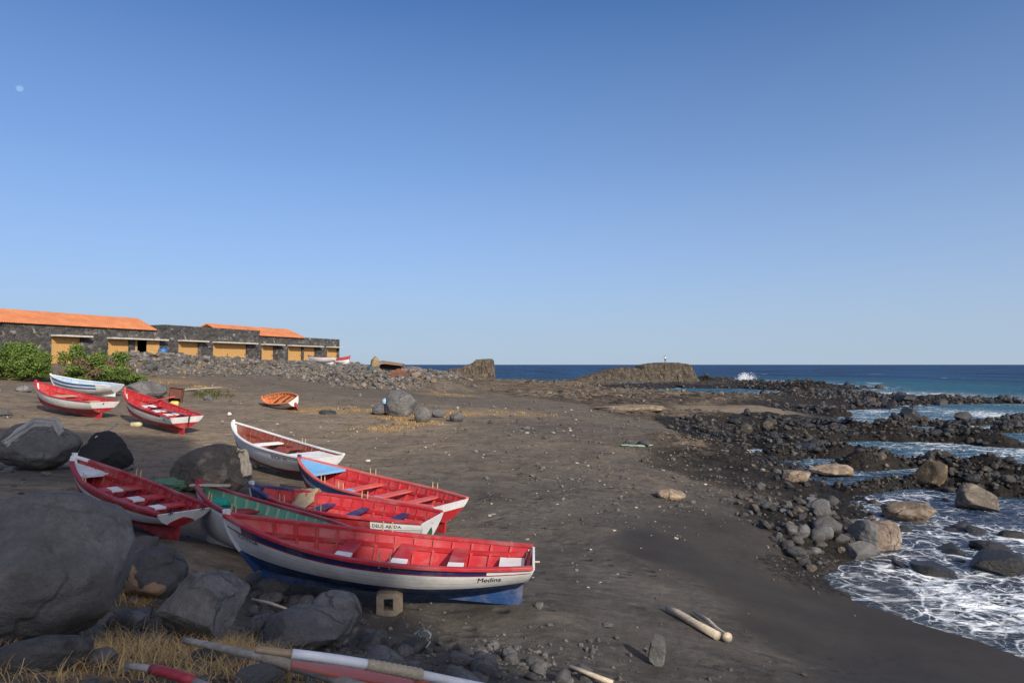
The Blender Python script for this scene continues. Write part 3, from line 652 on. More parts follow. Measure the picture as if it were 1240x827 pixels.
    # decks at bow and stern
    def deck(nm, u0, u1, c, drop, zf=None, inner=.03):
        uu = np.linspace(u0, u1, 14); x, y, z = h.sec(uu, np.full(14, zf if zf else 1.0), inner); z = z - drop; d = MB()
        y = np.maximum(y, .004)
        for a, b in ((0, 0.0), (1, -.03)):
            d.grid(np.stack([np.stack([x, q * y, z + b], -1) for q in (-1, -.33, .33, 1)], 0), 0, flip=(a == 0))
        for e in (0, -1): d.add([(x[e], -y[e], z[e]), (x[e], y[e], z[e]), (x[e], y[e], z[e] - .05), (x[e], -y[e], z[e] - .05)], [(0, 1, 2, 3) if e else (3, 2, 1, 0)])
        d.build(nm, P_(c), root)
    if g('foredeck'): deck('foredeck', g('foredeck')[0], .985, g('foredeck')[1], g('foredeck')[2] if len(g('foredeck')) > 2 else -.004)
    if g('stern_seat'): deck('stern_seat', .014, g('stern_seat')[0], g('stern_seat')[1], 0, g('stern_seat')[2] if len(g('stern_seat')) > 2 else .72, .045)
    # transom board, with the bottom paint coming up in its shape
    a_, b_ = g('chevron', (.42, 0)); tr = MB(); cs = np.linspace(-1, 1, 21); nb, nt = 6, 7
    def tp(c, zf, off=0): x, y, z = h.sec(0.0, zf); return (float(x) - off, c * float(y), float(z))
    for lo in (True, False):
        G = []
        for c in cs:
            zb = max(.001, a_ + b_ * (1 - abs(c)))
            lv = np.linspace(0, zb, nb + 1) if lo else np.linspace(zb, 1, nt + 1)
            G.append([tp(c, q, .028) for q in lv])
        tr.grid(G, 0 if lo else 1, flip=False)
    rim = [tp(1, q) for q in np.linspace(1, 0, 14)] + [tp(-1, q) for q in np.linspace(0, 1, 14)]
    rim2 = [tp(1, q, .028) for q in np.linspace(1, 0, 14)] + [tp(-1, q, .028) for q in np.linspace(0, 1, 14)]
    n = len(rim); tr.add(rim + rim2, [(k, k + n, (k + 1) % n + n, (k + 1) % n) for k in range(n)], 1)
    # the face on the inside of the boat
    tr.grid([[tuple(np.array(tp(c, q, -.03)) * [1, .97, 1]) for q in np.linspace(.05, .99, 7)] for c in cs], 2, flip=True)
    tr.build('transom', [P_(g('tlow', RED)), P_(g('ttop', WHITE)), inm], root, False)
    # keel bar, skeg and stem
    kb = MB(); uk = np.linspace(.0, .97, 30); x, y, z = h.sec(uk, np.zeros(30)); bot = np.full(30, -.045) + .06 * np.clip((uk - .75) / .25, 0, 1) ** 2; bot = np.minimum(bot, z - .03)
    V = [];
    for k in range(30):
        xx = float(x[k]) - (.03 if k == 0 else 0)
        for yy in (-.022, .022): V += [(xx, yy, float(z[k]) + .03), (xx, yy, float(bot[k]))]
    Fs = []
    for k in range(29):
        a = 4 * k; Fs += [(a, a + 4, a + 5, a + 1), (a + 2, a + 3, a + 7, a + 6), (a + 1, a + 5, a + 7, a + 3), (a, a + 2, a + 6, a + 4)]
    Fs += [(0, 1, 3, 2), (116, 118, 119, 117)]
    kb.add(V, Fs); kb.build('keel', P_(g('keel', sp['bands'][0][2])), root)
    st = MB(); zz = np.linspace(0, 1.0, 12); x, y, z = h.sec(np.full(12, .992), zz)
    P = np.stack([x + .012, 0 * x, z], -1); P = np.vstack([P, P[-1] + [.012, 0, .09]]); T = np.gradient(P, axis=0); T /= np.linalg.norm(T, axis=1)[:, None]
    Nw = np.tile([0, 1.0, 0], (len(P), 1)); Uw = np.cross(T, Nw)
    st.sweep(P, Nw, Uw, np.linspace(.045, .062, len(P)), .085, 0, [0 if q < g('stem_split', .38) else 1 for q in np.linspace(0, 1.09, len(P) - 1)])
    st.build('stem', [P_(sp['bands'][0][2]), P_(g('stem', WHITE))], root, False, .006)
    # thole pins
    for u, s_ in g('pins', []):
        for du in (-.016, .016):
            p = h.pt(u + du, 1.0, s_, .012)
            MB().tube([p + [0, 0, -.04], p + [.004, 0, .09], p + [.006, s_ * .004, .16]], [.011, .011, .008], 6).build('thole_pin', PEG, root)
    # lettering laid on the planks
    for tx in g('text', []):
        body, u0, zf, size, side, col = tx; V, Fs = text_mesh(body, size, 0.0); out = []
        dz = float(h.h(u0) - h.k(u0))
        for v in V:
            p = h.pt(u0 - side * v[0] / h.L, min(.995, zf + v[1] / dz), side); p[1] += side * .007; out.append(p)
        m = MB(); m.add(out, Fs); m.build('lettering', plain(col, .6, 'letter_paint', 20, .4), root)
    for tx in g('ttext', []):
        body, c0, zf, size, col = tx; V, Fs = text_mesh(body, size, .002); m = MB()
        x, y, z = h.sec(0.0, zf); m.add([(h.sec(0., min(1, zf + v[1] / (h.h(0.) - h.k(0.))))[0] - .033, c0 * float(y) - v[0] + .0, float(z) + v[1]) for v in V], Fs)
        m.build('painted_mark', plain(col, .6, 'letter_paint', 20, .4), root)
    return root, h
def bmat(x, y, z, hd, pt, rl):
    M = Matrix.Rotation(hd, 4, 'Z') @ Matrix.Rotation(-pt, 4, 'Y') @ Matrix.Rotation(rl, 4, 'X'); M.translation = (x, y, z); return M
def bdw(p, w=.17): return p
RTH = lambda us, c, pc, lo=-.05, hi=.42, w=.2: [(u, w, c, pc, lo, hi) for u in us]
BOATS = {}
def boat(key, name, label, fit, sp, scale=1.0):
    p = list(fit)
    if scale != 1.0:
        p[0] *= scale; p[1] *= scale; p[2] = CAM_H - scale * (CAM_H - p[2]); p[6:11] = [q * scale for q in p[6:11]]
    M = bmat(*p[:6]); BOATS[key] = build_boat(name, label, M, p[6:12], sp) + (M,)
boat('A', 'fishing_boat', 'long white rowing boat with blue bottom and navy stripe, nearest of the boats',
     [0.1888, 9.4524, -0.1427, 3.1107, 0.0834, -0.03, 4.296, 1.4, 0.5526, 0.6177, 0.8, 0.6998],
     dict(bands=[(0,.36,BLUE),(.36,.80,WHITE),(.80,.835,CRIM),(.835,.965,WHITE),(.835,.965,NAVY,.135,.93),(.965,1.,CRIM)], inside=RED, gunwale=RED, stem=GREYW, tlow=BLUE, ttop=WHITE, chevron=(.36,0), keel=BLUE,
          thwarts=RTH((.24,.42,.6),RED,WHITE,.1,.6,.2), stern_seat=(.10,WHITE,.6), pins=[(.5,-1),(.44,1)], rib_step=.066,
          text=[('Medina',.16,.60,.10,1,BLACK),('SOPRESA',.955,.72,.088,1,BLACK)], wear=.35), .92)
boat('B', 'fishing_boat', 'pale grey rowing boat with mint green inside and red rails, lying behind the blue-bottomed boat',
     [-2.5806, 10.1018, -0.0957, 2.5601, 0.0535, 0.1148, 3.7368, 1.1508, 0.7048, 0.692, 0.903, 0.6776],
     dict(bands=[(0,.9,GREYW),(.86,.93,WHITE),(.93,1.,NAVY)], inside=MINT, rib=(.28,.45,.30), gunwale=CRIM, stem=CRIM, tlow=GREYW, ttop=WHITE, floor=(.10,.26,.18),
          thwarts=RTH((.25,.47,.7),CRIM,WHITE,.3,.75,.22), pins=[(.72,1),(.5,1)], wear=.45), .975)
boat('C', 'fishing_boat', 'white rowing boat with blue seats and a green triangle on its stern',
     [-1.3803, 11.3151, -0.0566, 2.8727, 0.0612, 0.0064, 3.4767, 1.3077, 0.6476, 0.6494, 0.8043, 0.6749],
     dict(bands=[(0,.99,WHITE),(.72,.735,BLACK),(.735,.97,CRIM,.235,.84),(.735,.97,NAVY,.84,1.),(.97,1.,BLACK)], inside=RED, gunwale=[(0,.82,RED),(.82,1.01,NAVY)], stem=GREYW, tlow=GREEN, ttop=WHITE, chevron=(.06,.6),
          thwarts=RTH((.2,.43,.62),NAVY,WHITE,.35,.8,.17), foredeck=(.945,NAVY), pins=[(.72,1),(.5,1),(.45,-1)],
          text=[('DEUS AJUDA',.225,.795,.085,1,(.02,.06,.05))], ttext=[('~',.15,.72,.16,(.5,.5,.5))], wear=.35), 1.04)
boat('D', 'fishing_boat', 'red-bottomed rowing boat with a light blue foredeck and red inside',
     [-1.2087, 12.9072, -0.0888, 2.5326, 0.0567, 0.0011, 4.4581, 1.4658, 0.5912, 0.6124, 0.8497, 0.6856],
     dict(bands=[(0,.45,CRIM),(.45,.7,GREYW),(.70,.95,MID,.17,.8),(.7,.95,NAVY,.8,1.),(.95,1.,BLACK)], inside=RED, gunwale=SALMON, stem=NAVY, tlow=RED, ttop=WHITE, chevron=(.62,0), keel=RED,
          thwarts=RTH((.2,.38,.56),SALMON,LBLUE,.3,.75,.2), foredeck=(.77,LBLUE), pins=[(.64,1),(.5,1),(.22,-1),(.62,-1)], wear=.4), 1.03)
boat('E', 'fishing_boat', 'white rowing boat with a red-brown inside and white rails, beyond the light blue deck',
     [-4.9373,17.7678,.0344,2.4578,.0976,.0137,4.6152,1.3915,.6471,.6998,.8892,.897],
     dict(bands=[(0,.22,MAROON),(.22,1.,WHITE),(.95,1.,BLACK)], inside=MAROON, gunwale=WHITE, stem=WHITE, tlow=WHITE, ttop=WHITE, chevron=(.3,0),
          thwarts=[(.44,.2,MAROON),(.62,.22,WHITE)], stern_seat=(.24,WHITE,.9), pins=[(.42,-1)], text=[('BOCAS NO',.30,.72,.14,1,BLACK)], wear=.4))
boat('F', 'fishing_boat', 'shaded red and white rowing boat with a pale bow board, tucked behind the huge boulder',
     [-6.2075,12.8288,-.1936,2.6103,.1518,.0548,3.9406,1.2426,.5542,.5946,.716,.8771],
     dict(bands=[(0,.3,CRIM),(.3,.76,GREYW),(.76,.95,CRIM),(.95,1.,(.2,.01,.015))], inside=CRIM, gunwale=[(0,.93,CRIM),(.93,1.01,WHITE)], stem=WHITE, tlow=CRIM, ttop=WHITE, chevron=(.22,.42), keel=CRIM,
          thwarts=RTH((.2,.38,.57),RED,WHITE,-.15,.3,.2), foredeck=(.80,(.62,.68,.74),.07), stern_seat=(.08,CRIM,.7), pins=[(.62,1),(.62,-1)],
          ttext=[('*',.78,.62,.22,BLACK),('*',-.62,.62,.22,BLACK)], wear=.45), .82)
boat('G', 'fishing_boat', 'red-bottomed white rowing boat with tan seats, farthest left of the boats',
     [-17.6185,29.4411,.7876,2.713,.1208,.0167,4.9093,1.6738,.6565,.7269,.9629,.7905],
     dict(bands=[(0,.38,CRIM),(.38,1.,WHITE),(.95,1.,BLACK)], inside=RED, gunwale=RED, stem=RED, tlow=RED, ttop=WHITE, chevron=(.45,0), keel=RED,
          thwarts=[(.3,.3,TANW),(.45,.28,RED),(.62,.3,TANW)], stern_seat=(.1,TANW,.8), ttext=[('•',.2,.62,.3,(.03,.1,.05))], wear=.45))
boat('H', 'fishing_boat', 'white rowing boat with two blue stripes, in front of the low bush',
     [-22.8544,39.4971,1.2604,3.0004,.0651,-.0412,4.3515,1.444,.6701,.6373,.9748,.734],
     dict(bands=[(0,1.,WHITE),(.50,.66,(.02,.12,.34),.2,.94),(.78,.95,(.02,.12,.34),.2,.94)], inside=(.30,.45,.60), gunwale=WHITE, stem=WHITE, tlow=WHITE, ttop=WHITE,
          thwarts=[(.3,.2,WHITE),(.5,.2,WHITE),(.7,.2,WHITE)], rib_step=.1, wear=.45))
boat('I', 'fishing_boat', 'red-bottomed rowing boat with a long broken oar lying up over its rail',
     [-12.7351,26.6732,.3831,2.5363,.1458,-.0136,4.9878,1.442,.702,.7118,.9603,.9268],
     dict(bands=[(0,.40,CRIM),(.40,1.,WHITE),(.80,.97,CRIM,.14,1.),(.97,1.,BLACK)], inside=RED, gunwale=RED, stem=SALMON, tlow=RED, ttop=WHITE, chevron=(.5,0), keel=RED,
          thwarts=RTH((.25,.42,.6),RED,WHITE,-.5,.35,.3), text=[('MS',.11,.62,.15,1,BLACK)], wear=.4))
boat('J', 'fishing_boat', 'small tilted rowing boat with an orange inside, alone on the brown sand',
     [-12.0639,38.6736,.56,2.4503,.0004,-.5489,3.258,1.1713,.7012,.7011,.72,.6058],
     dict(bands=[(0,.35,CRIM),(.35,1.,GREYW),(.78,1.,MAROON,.2,1.)], inside=ORANGE, gunwale=ORANGE, stem=ORANGE, tlow=CRIM, ttop=WHITE, chevron=(.02,.55),
          thwarts=[(.2,.22,ORANGE),(.4,.22,ORANGE),(.62,.22,ORANGE)], rib_step=.1, wear=.7))
# two boats drawn up beside the last warehouse door
for key, px0, px1, y, sp, lab in (('K', 371, 404, 84, dict(bands=[(0,1.,WHITE)], inside=RED, gunwale=RED, stem=WHITE, rib_step=.12, thwarts=[(.4,.2,RED)], wear=.35), 'white rowing boat with red rail, on the rubble under the farthest warehouse'),
                                 ('L', 424, 402, 88, dict(bands=[(0,.5,WHITE),(.5,1.,RED)], inside=RED, gunwale=RED, stem=RED, ttop=RED, tlow=WHITE, rib_step=.12, thwarts=[(.4,.2,RED)], wear=.35), 'crimson topped white rowing boat, on the rubble just right of the farthest warehouse')):
    a, b = aty(px1, 442, y), aty(px0, 442, y + (1.0 if key == 'K' else -.6))
    L = float(np.hypot(*(b - a)[:2])); z = max(gz(*a[:2]), gz(*b[:2]), 3.02)
    M = bmat(a[0], a[1], z, atan2(b[1] - a[1], b[0] - a[0]), .03, .1 if key == 'K' else -.12)
    BOATS[key] = build_boat('fishing_boat', lab, M, [L, L * .36, .68, .74, .98, .75], sp) + (M,)

# ------------------------------------------------------------------ tall unseen block added behind the viewpoint to shade the left foreground
def box_grid(c, d, n, amp, sc, seed):
    c = np.array(c, float); d = np.array(d, float); V, Fs = [], []
    for ax in range(3):
        for sgn in (-1, 1):
            u, v = [k for k in range(3) if k != ax]
            a, b = np.meshgrid(np.linspace(-.5, .5, n[u] + 1), np.linspace(-.5, .5, n[v] + 1), indexing='ij')
            P = np.zeros(a.shape + (3,)); P[..., u] = a; P[..., v] = b; P[..., ax] = .5 * sgn
            b0 = sum(len(q) for q in V); V.append(P.reshape(-1, 3)); k, m = a.shape
            i = np.arange(k * m).reshape(k, m) + b0
            q = np.stack([i[:-1, :-1], i[1:, :-1], i[1:, 1:], i[:-1, 1:]], -1).reshape(-1, 4)
            if (sgn > 0) == (ax == 1): q = q[:, ::-1]
            Fs.append(q)
    V = np.concatenate(V) * d; W_ = V + c
    off = np.stack([fbm(W_ / sc + seed + 31.7 * k, 4) for k in range(3)], -1) * amp
    return W_ + off, np.concatenate(Fs)
V, Fs = box_grid((23.5, -43, 18.5), (9.4, 6, 46), (16, 10, 60), .7, 5.0, 3.0)
link('shade_caster', mesh_np('shade_caster', V, Fs, [M_LAVA]), kind='structure')

# ------------------------------------------------------------------ far rocks built from their skyline
def skyline_rock(name, prof, Y, deep, base_z, mat, seed, sheer=.72, **kw):
    px = np.array([p[0] for p in prof], float); top = np.array([aty(p[0], p[1], Y)[2] for p in prof])
    xw = (np.linspace(px[0], px[-1], 110) - 620) / FPX * Y; zt = np.interp(np.linspace(px[0], px[-1], 110), px, top)
    yy = np.linspace(-1, 1, 46); G = []
    for j, v in enumerate(yy):
        e = np.clip((1 - abs(v)) / (1 - sheer), 0, 1); e = e * e * (3 - 2 * e)
        x = xw; y = np.full_like(xw, Y + v * deep / 2)
        z = base_z + (zt - base_z) * (e if v < 0 else e ** .7)
        z = z + np.clip(z - base_z, 0, 1) * .65 * n2(x, y, 3.6, 5, True, seed, .6) + np.clip(z - base_z, 0, 1) * .2 * n2(x * 2.5, z, 1.2, 3, True, seed)
        y = y + (1.6 * n2(x, z * 1.6, 3.0, 5, True, seed + 8, .6)) * np.clip(z - base_z, 0, 1)
        G.append(np.stack([x + .4 * n2(y, z, 2.0, 3, False, seed + 4), y, z], -1))
    m = MB(); m.grid(G, 0, True)
    return m.build(name, mat, None, False, **kw)
M_HEAD = rockmat('headland_rock', (.05, .04, .03), (.14, .105, .07), (.20, .155, .10), .5, bump=1.0)
hl = skyline_rock('headland', [(683,463),(700,459),(722,453),(735,449),(748,446),(764,445.5),(771,447.5),(776,443),(785,441.5),(800,440),(815,440.3),(826,441.5),(831,444),(835,452),(841,464)], 180, 16, -1.6, M_HEAD, 2.0, kind='structure')
skyline_rock('rock_outcrop', [(534,452),(545,448),(562,446.5),(572,441),(577,437.2),(590,436.2),(597,436.6),(598.5,450),(599.5,460)], 130, 7, .3, M_HEAD, 6.0, label='flat topped brown rock outcrop with a sheer right side, against the sea', cat='rock')

# ------------------------------------------------------------------ stone warehouses
def masonry():
    t = NT('dark_stone_masonry'); v = t.n('ShaderNodeMapping', {'Vector': t.co(), 'Scale': (1.0, 1.0, 1.45)}).outputs[0]
    vo = t.n('ShaderNodeTexVoronoi', {'Vector': v, 'Scale': 2.3}); ed = t.n('ShaderNodeTexVoronoi', {'Vector': v, 'Scale': 2.3}, feature='DISTANCE_TO_EDGE')
    cell = t.n('ShaderNodeSeparateColor', {0: vo.outputs[1]}).outputs[0]
    col = t.ramp(cell, [(0., (.028, .026, .026)), (.5, (.058, .054, .052)), (.85, (.095, .087, .08)), (1., (.26, .235, .21))])
    col = t.mix(t.ramp(t.noise(9, 5, .6), [(.4, .4), (.6, 0.)]), col, (.02, .02, .02))
    col = t.mix(t.ramp(ed.outputs[0], [(.02, .6), (.06, 0.)]), col, (.11, .10, .095))
    return t.done(col, .9, t.bump(t.math('ADD', t.ramp(ed.outputs[0], [(0., 0.), (.12, 1.)]), t.noise(12, 4)), .8, .06))
def tiles():
    t = NT('orange_roof_tiles'); v = t.co()
    w = t.n('ShaderNodeTexWave', {'Vector': v, 'Scale': 1.6, 'Distortion': .3}, bands_direction='X').outputs[1]
    w2 = t.n('ShaderNodeTexWave', {'Vector': v, 'Scale': 1.0, 'Distortion': .3}, bands_direction='Y').outputs[1]
    col = t.mix(t.ramp(t.noise(.8, 6, .65), [(.35, 0.), (.65, 1.)]), (.52, .17, .06), (.68, .25, .10))
    col = t.mix(t.ramp(t.noise(5, 4, .6), [(.35, .35), (.55, 0.)]), col, (.42, .13, .04))
    return t.done(col, .8, t.bump(t.math('ADD', w, t.math('MULTIPLY', w2, .6)), .6, .05))
M_WALL = masonry(); M_TILE = tiles(); M_CONC = plain((.50, .46, .40), .85, 'concrete_slab', 3, .3)
M_DOOR = wood((.66, .37, .12), .6, .8); M_DARK = plain((.015, .013, .012), .9, 'shade_black')  # near-black colour stands for shade in the doorway and the wreck
M_DPOST = plain((.07, .07, .07), .8, 'dark_post'); M_BLUEPL = plain((.02, .12, .35), .5, 'blue_plastic')
FM = Matrix(((TAN[0], -NOUT[0], 0, A0[0]), (TAN[1], -NOUT[1], 0, A0[1]), (0, 0, 1, 0), (0, 0, 0, 1)))   # local x along the front, y into the building
GZ0 = 2.4
def warehouse(label, s0, s1, top, opens, canopies, depth=6.0, end_parapet=None):
    root = empty('stone_warehouse', FM @ Matrix.Translation((s0, 0, 0)), label, 'warehouse', 'stone warehouses')
    L = s1 - s0; w = MB(); th = .42; x = 0
    for a, b, zt in opens + [(L, L, 0)]:
        if a > x + .01: w.box(((x + a) / 2, th / 2, (GZ0 + top) / 2), (a - x, th, top - GZ0))
        if b > a: w.box(((a + b) / 2, th / 2, (zt + top) / 2), (b - a, th, top - zt))
        x = b
    w.box((th / 2, (depth + th) / 2, (GZ0 + top) / 2), (th, depth - th, top - GZ0)); w.box((L - th / 2, (depth + th) / 2, (GZ0 + top) / 2), (th, depth - th, top - GZ0))
    w.box((L / 2, depth + th / 2, (GZ0 + top) / 2), (L, th, top - GZ0))
    w.build('wall', M_WALL, root)
    MB().box((L / 2, (depth + th) / 2, top - .35), (L - 2 * th - .01, depth - th - .01, .2)).build('flat_roof', M_CONC, root)
    for a, b, z in canopies: MB().box(((a + b) / 2, -.28, z), (b - a, .98, .15)).build('canopy', M_CONC, root, False, .01)
    return root
def door(root, a, b, zt, mat=None, back=.20, swing=0):
    n = max(3, int((b - a) / .28)); d = MB(); e = np.linspace(a, b, n + 1)
    for k in range(n): d.box(((e[k] + e[k+1]) / 2, back + .03, (3.18 + zt) / 2), (e[k+1] - e[k] - .012, .05, zt - 3.2))
    o = d.build('door', mat or M_DOOR, root)
    for zz in (3.18 + (zt - 3.2) * .22, zt - .45): MB().box(((a + b) / 2, back - .012, zz), (b - a - .1, .035, .14)).build('door_rail', M_DOOR, o)
    MB().box((b - .18, back - .03, 4.3), (.05, .06, .22)).build('handle', M_DPOST, o)
    return o
sA0, sA1, sB1, sC1 = s_of(3), s_of(200), s_of(314.5), s_of(411)
r = lambda s0, l: [(s_of(a) - s0, s_of(b) - s0, z) for a, b, z in l]
wa = warehouse('long dark stone warehouse under an orange roof, nearest of the three', sA0, sA1, 6.72, r(sA0, [(62,98,5.62),(131,190,5.62)]), r(sA0, [(61,106,5.70),(129,198,5.66)]))
for a, b in ((62,80),(80,98),(131,157),(164,168)): door(wa, s_of(a) - sA0, s_of(b) - sA0, 5.62)
MB().box(((s_of(157) + s_of(164)) / 2 - sA0, .2, 4.4), (s_of(164) - s_of(157), .3, 2.44)).build('pillar', M_WALL, wa)
dd = s_of(177) - sA0
dl = MB(); dl.box((dd + .75, -.05, 4.4), (1.5, .06, 2.4)); dl.build('door', M_DOOR, wa, label='door leaf standing open against the dark opening')
MB().box((s_of(179) - sA0, 2.2, 4.4), (s_of(190) - s_of(168) + 2.0, .1, 2.6)).build('doorway_shade', M_DARK, wa)  # near-black panel painting the darkness inside the open doorway
rm = MB(); ov = s_of(187) - sA0; Pz = 6.75
def gable(m, x0, x1, ze, zr, rid, dep, y0=-.25):
    V = [(x0, y0, ze), (x1, y0, ze), (x1, rid, zr), (x0, rid, zr), (x1, dep, ze), (x0, dep, ze)]; V += [(a, b, c - .12) for a, b, c in V]
    m.add(V, [(0,1,2,3),(3,2,4,5),(6,9,8,7),(9,11,10,8),(0,6,7,1),(5,4,10,11),(0,3,9,6),(3,5,11,9),(1,7,8,2),(2,8,10,4)])
gable(rm, -2.2, ov, Pz + .02, 7.98, 2.5, 5.3); rm.build('tiled_roof', M_TILE, wa)
wb = warehouse('middle stone warehouse with a tall plain parapet between two orange roofs', sA1 + .02, sB1, 7.32, r(sA1 + .02, [(216,241,5.6),(258,299,5.6)]), r(sA1 + .02, [(215,247,5.68),(257,307,5.66)]))
for a, b in ((216,241),(258,278),(278,299)): door(wb, s_of(a) - sA1, s_of(b) - sA1, 5.6)
rm = MB(); gable(rm, 24.2 - sA1, sB1 - sA1 - .45, 7.05, 7.98, 2.6, 5.2, .45); rm.build('tiled_roof', M_TILE, wb)
wc = warehouse('low stone warehouse at the far right end of the row', sB1 + .02, sC1, 6.78, r(sB1 + .02, [(317,332,5.55),(349,366,5.55),(368,382,5.55),(396,409,5.55)]), r(sB1 + .02, [(316,340,5.62),(348,387,5.6),(395,410.7,5.6)]))
for a, b in ((317,332),(349,366),(368,382),(396,409)): door(wc, s_of(a) - sB1, s_of(b) - sB1, 5.55)
rm = MB(); gable(rm, -.2, s_of(367) - sB1, 6.81, 7.95, 2.6, 5.2); rm.build('tiled_roof', M_TILE, wc)
c = fac(s_of(193), .5); bm_ = MB(); bm_.tube([(0, 0, 0), (0, 0, .08), (0, 0, 1.0), (0, 0, 1.15), (0, 0, 1.2)], [.42, .46, .46, .40, .12], 16)
bo = bm_.build('barrel', M_BLUEPL, None, True, label='blue plastic barrel standing beside the open warehouse door', cat='barrel'); bo.location = (c[0], c[1], 3.6)

# ------------------------------------------------------------------ rocks
def ico(sub):
    bm = bmesh.new(); bmesh.ops.create_icosphere(bm, subdivisions=sub, radius=1.0)
    V = np.array([v.co[:] for v in bm.verts]); Fs = np.array([[v.index for v in f.verts] for f in bm.faces]); bm.free(); return V, Fs
ICO = {k: ico(k) for k in (1, 2, 3, 4, 5, 6)}
def rock_shape(seed, sub, cuts=6, amp=.25, depth_=.72, freq=1.1, fine=.05):
    rg = np.random.default_rng(seed); V, Fs = ICO[sub]; V = V.copy()
    V = V * (1 + amp * fbm(V * freq + seed * 3.7, 3)[:, None])
    for _ in range(cuts):
        n = rg.normal(size=3); n /= np.linalg.norm(n); d = depth_ + .2 * rg.random(); e = V @ n - d
        V = V - np.clip(e, 0, None)[:, None] * n * .93
    if fine: V = V * (1 + (fine * fbm(V * 3.2 + seed, 4, True, .55) + .5 * fine * fbm(V * 11 + seed, 3, True))[:, None])
    lo, hi = V.min(0), V.max(0); return (V - (lo + hi) / 2) / (hi - lo), Fs      # unit box
def rock_mesh(name, seed, sub, mat, size, smooth=True, **kw):
    V, Fs = rock_shape(seed, sub, **kw); return mesh_np(name, V * np.array(size), Fs, [mat], None, smooth)
def put_rock(name, label, cat, pxc, base, wpx, hpx, mat, seed, sub=5, deep=1.0, sink=.10, rot=0, group=None, ground=None, smooth=True, minh=.35, **kw):
    p = on_ground(pxc, base) if ground is None else np.array(ground); d = float(np.hypot(p[0], p[1])); k = FPX / p[1]
    w = wpx / k; dp = w * deep; dep = (CAM_H - p[2]) / d
    h = max(minh * w, hpx / k - .55 * dp * dep)
    f = np.array([p[0], p[1]]) / d; c = np.array([p[0], p[1]]) + f * dp * .42
    me = rock_mesh(name, seed, sub, mat, (w, dp, h * (1 + sink)), smooth, **kw)
    o = link(name, me, None, label, cat, group); o.location = (c[0], c[1], p[2] + h * (1 - sink) / 2 - .01); o.rotation_euler = (0, 0, rot - atan2(f[0], f[1])); return o
R_ = put_rock
R_('boulder', 'huge smooth grey boulder filling the left foreground', 'boulder', 30, 794, 254, 222, M_GREY_ROCK, 11, 6, .9, .14, 0, cuts=6, amp=.22, depth_=.78, fine=.03)
R_('boulder', 'rounded boulder with tan worn patches, right of the huge smooth one', 'boulder', 185, 735, 78, 78, M_WORN, 23, 5, .9, .08, cuts=6, amp=.2, depth_=.74, fine=.04)
R_('boulder', 'rough dark angular boulder standing between the tan patched one and the cobbles', 'boulder', 249, 786, 118, 104, M_BASALT, 35, 6, .8, .06, .3, cuts=12, amp=.4, depth_=.56, fine=.09)
R_('boulder', 'tall dark boulder, the back one of the pair beside the hollow block', 'boulder', 404, 786, 68, 76, M_BASALT, 41, 5, .9, .08, cuts=7, amp=.25, depth_=.68, fine=.05)
R_('boulder', 'smooth domed dark boulder just above the white wrapped oar', 'boulder', 376, 788, 114, 50, M_BASALT, 52, 5, .8, .08, .2, cuts=6, amp=.25, depth_=.7, fine=.05)
R_('boulder', 'dark rounded boulder with a grey cloth over its top', 'boulder', 47, 571, 92, 64, M_BASALT, 61, 5, .9, .1, cuts=8, amp=.3, depth_=.65)
R_('boulder', 'black netted boulder behind the bow of the shaded boat', 'boulder', 127, 572, 62, 52, plain((.018, .018, .02), .9, 'black_netting', 22, .6), 73, 5, .9, .1, cuts=8, amp=.3, depth_=.62, fine=.08)
R_('boulder', 'big brown boulder behind the green boat, with a pale cloth on its side', 'boulder', 256, 602, 96, 68, M_BASALT_BROWN, 82, 6, .8, .1, 0, cuts=9, amp=.25, depth_=.62, fine=.06)
R_('boulder', 'grey boulder with a blue float on it, in the middle of the beach', 'boulder', 486, 505, 40, 34, M_GREY_ROCK, 91, 5, .9, .1, cuts=8, amp=.35, depth_=.64)
R_('boulder', 'low dark boulder in front of the mid-beach grey one', 'boulder', 464, 503, 27, 15, M_BASALT, 93, 4, .9, .1, cuts=5, amp=.25)
R_('boulder', 'smooth pale grey boulder at the right foot of the mid-beach group', 'boulder', 512, 512, 21, 20, M_GREY_ROCK, 94, 4, .9, .1, cuts=2, amp=.15, depth_=.85)
R_('boulder', 'small rounded grey boulder alone on dry grass right of the mid-beach group', 'boulder', 553, 511, 18, 12, M_GREY_ROCK, 95, 4, .9, .1, cuts=2, amp=.15, depth_=.85)
R_('boulder', 'rough dark rock between the two rounded mid-beach grey boulders', 'boulder', 531, 506, 16, 11, M_BASALT, 96, 4, .9, .1, cuts=6)
R_('boulder', 'grey boulder behind the boat with the broken oar', 'boulder', 177, 484, 46, 24, M_GREY_ROCK, 97, 5, .9, .1, cuts=4, amp=.2)
R_('boulder', 'small dark boulder on the sand below the left bush', 'boulder', 29, 475, 17, 9, M_GREY_ROCK, 98, 4, .9, .1, cuts=4)
R_('boulder', 'split boulder at the water with a pitted pinkish right half', 'boulder', 1067, 672, 46, 46, M_PINK_ROCK, 101, 5, .9, .1, .4, cuts=10, amp=.25, depth_=.55, fine=.04)
R_('boulder', 'grey half of the split boulder at the water, on its left', 'boulder', 1046, 669, 40, 42, M_BASALT, 102, 5, .7, .1, -.5, cuts=7, amp=.25, depth_=.62)
R_('boulder', 'grey wedge shaped boulder in front of the split one', 'boulder', 1040, 681, 42, 28, M_BASALT, 103, 5, .8, .1, .2, cuts=10, amp=.25, depth_=.55)
sea_at = lambda px, py: np.array(list(atz(px, py, SEA - .03)))
R_('boulder', 'flat tan boulder standing in the shallows', 'boulder', 1100, 634, 62, 28, M_TAN_ROCK, 104, 5, .8, .15, 0, ground=sea_at(1100, 634), cuts=11, depth_=.54, fine=.12, amp=.3)
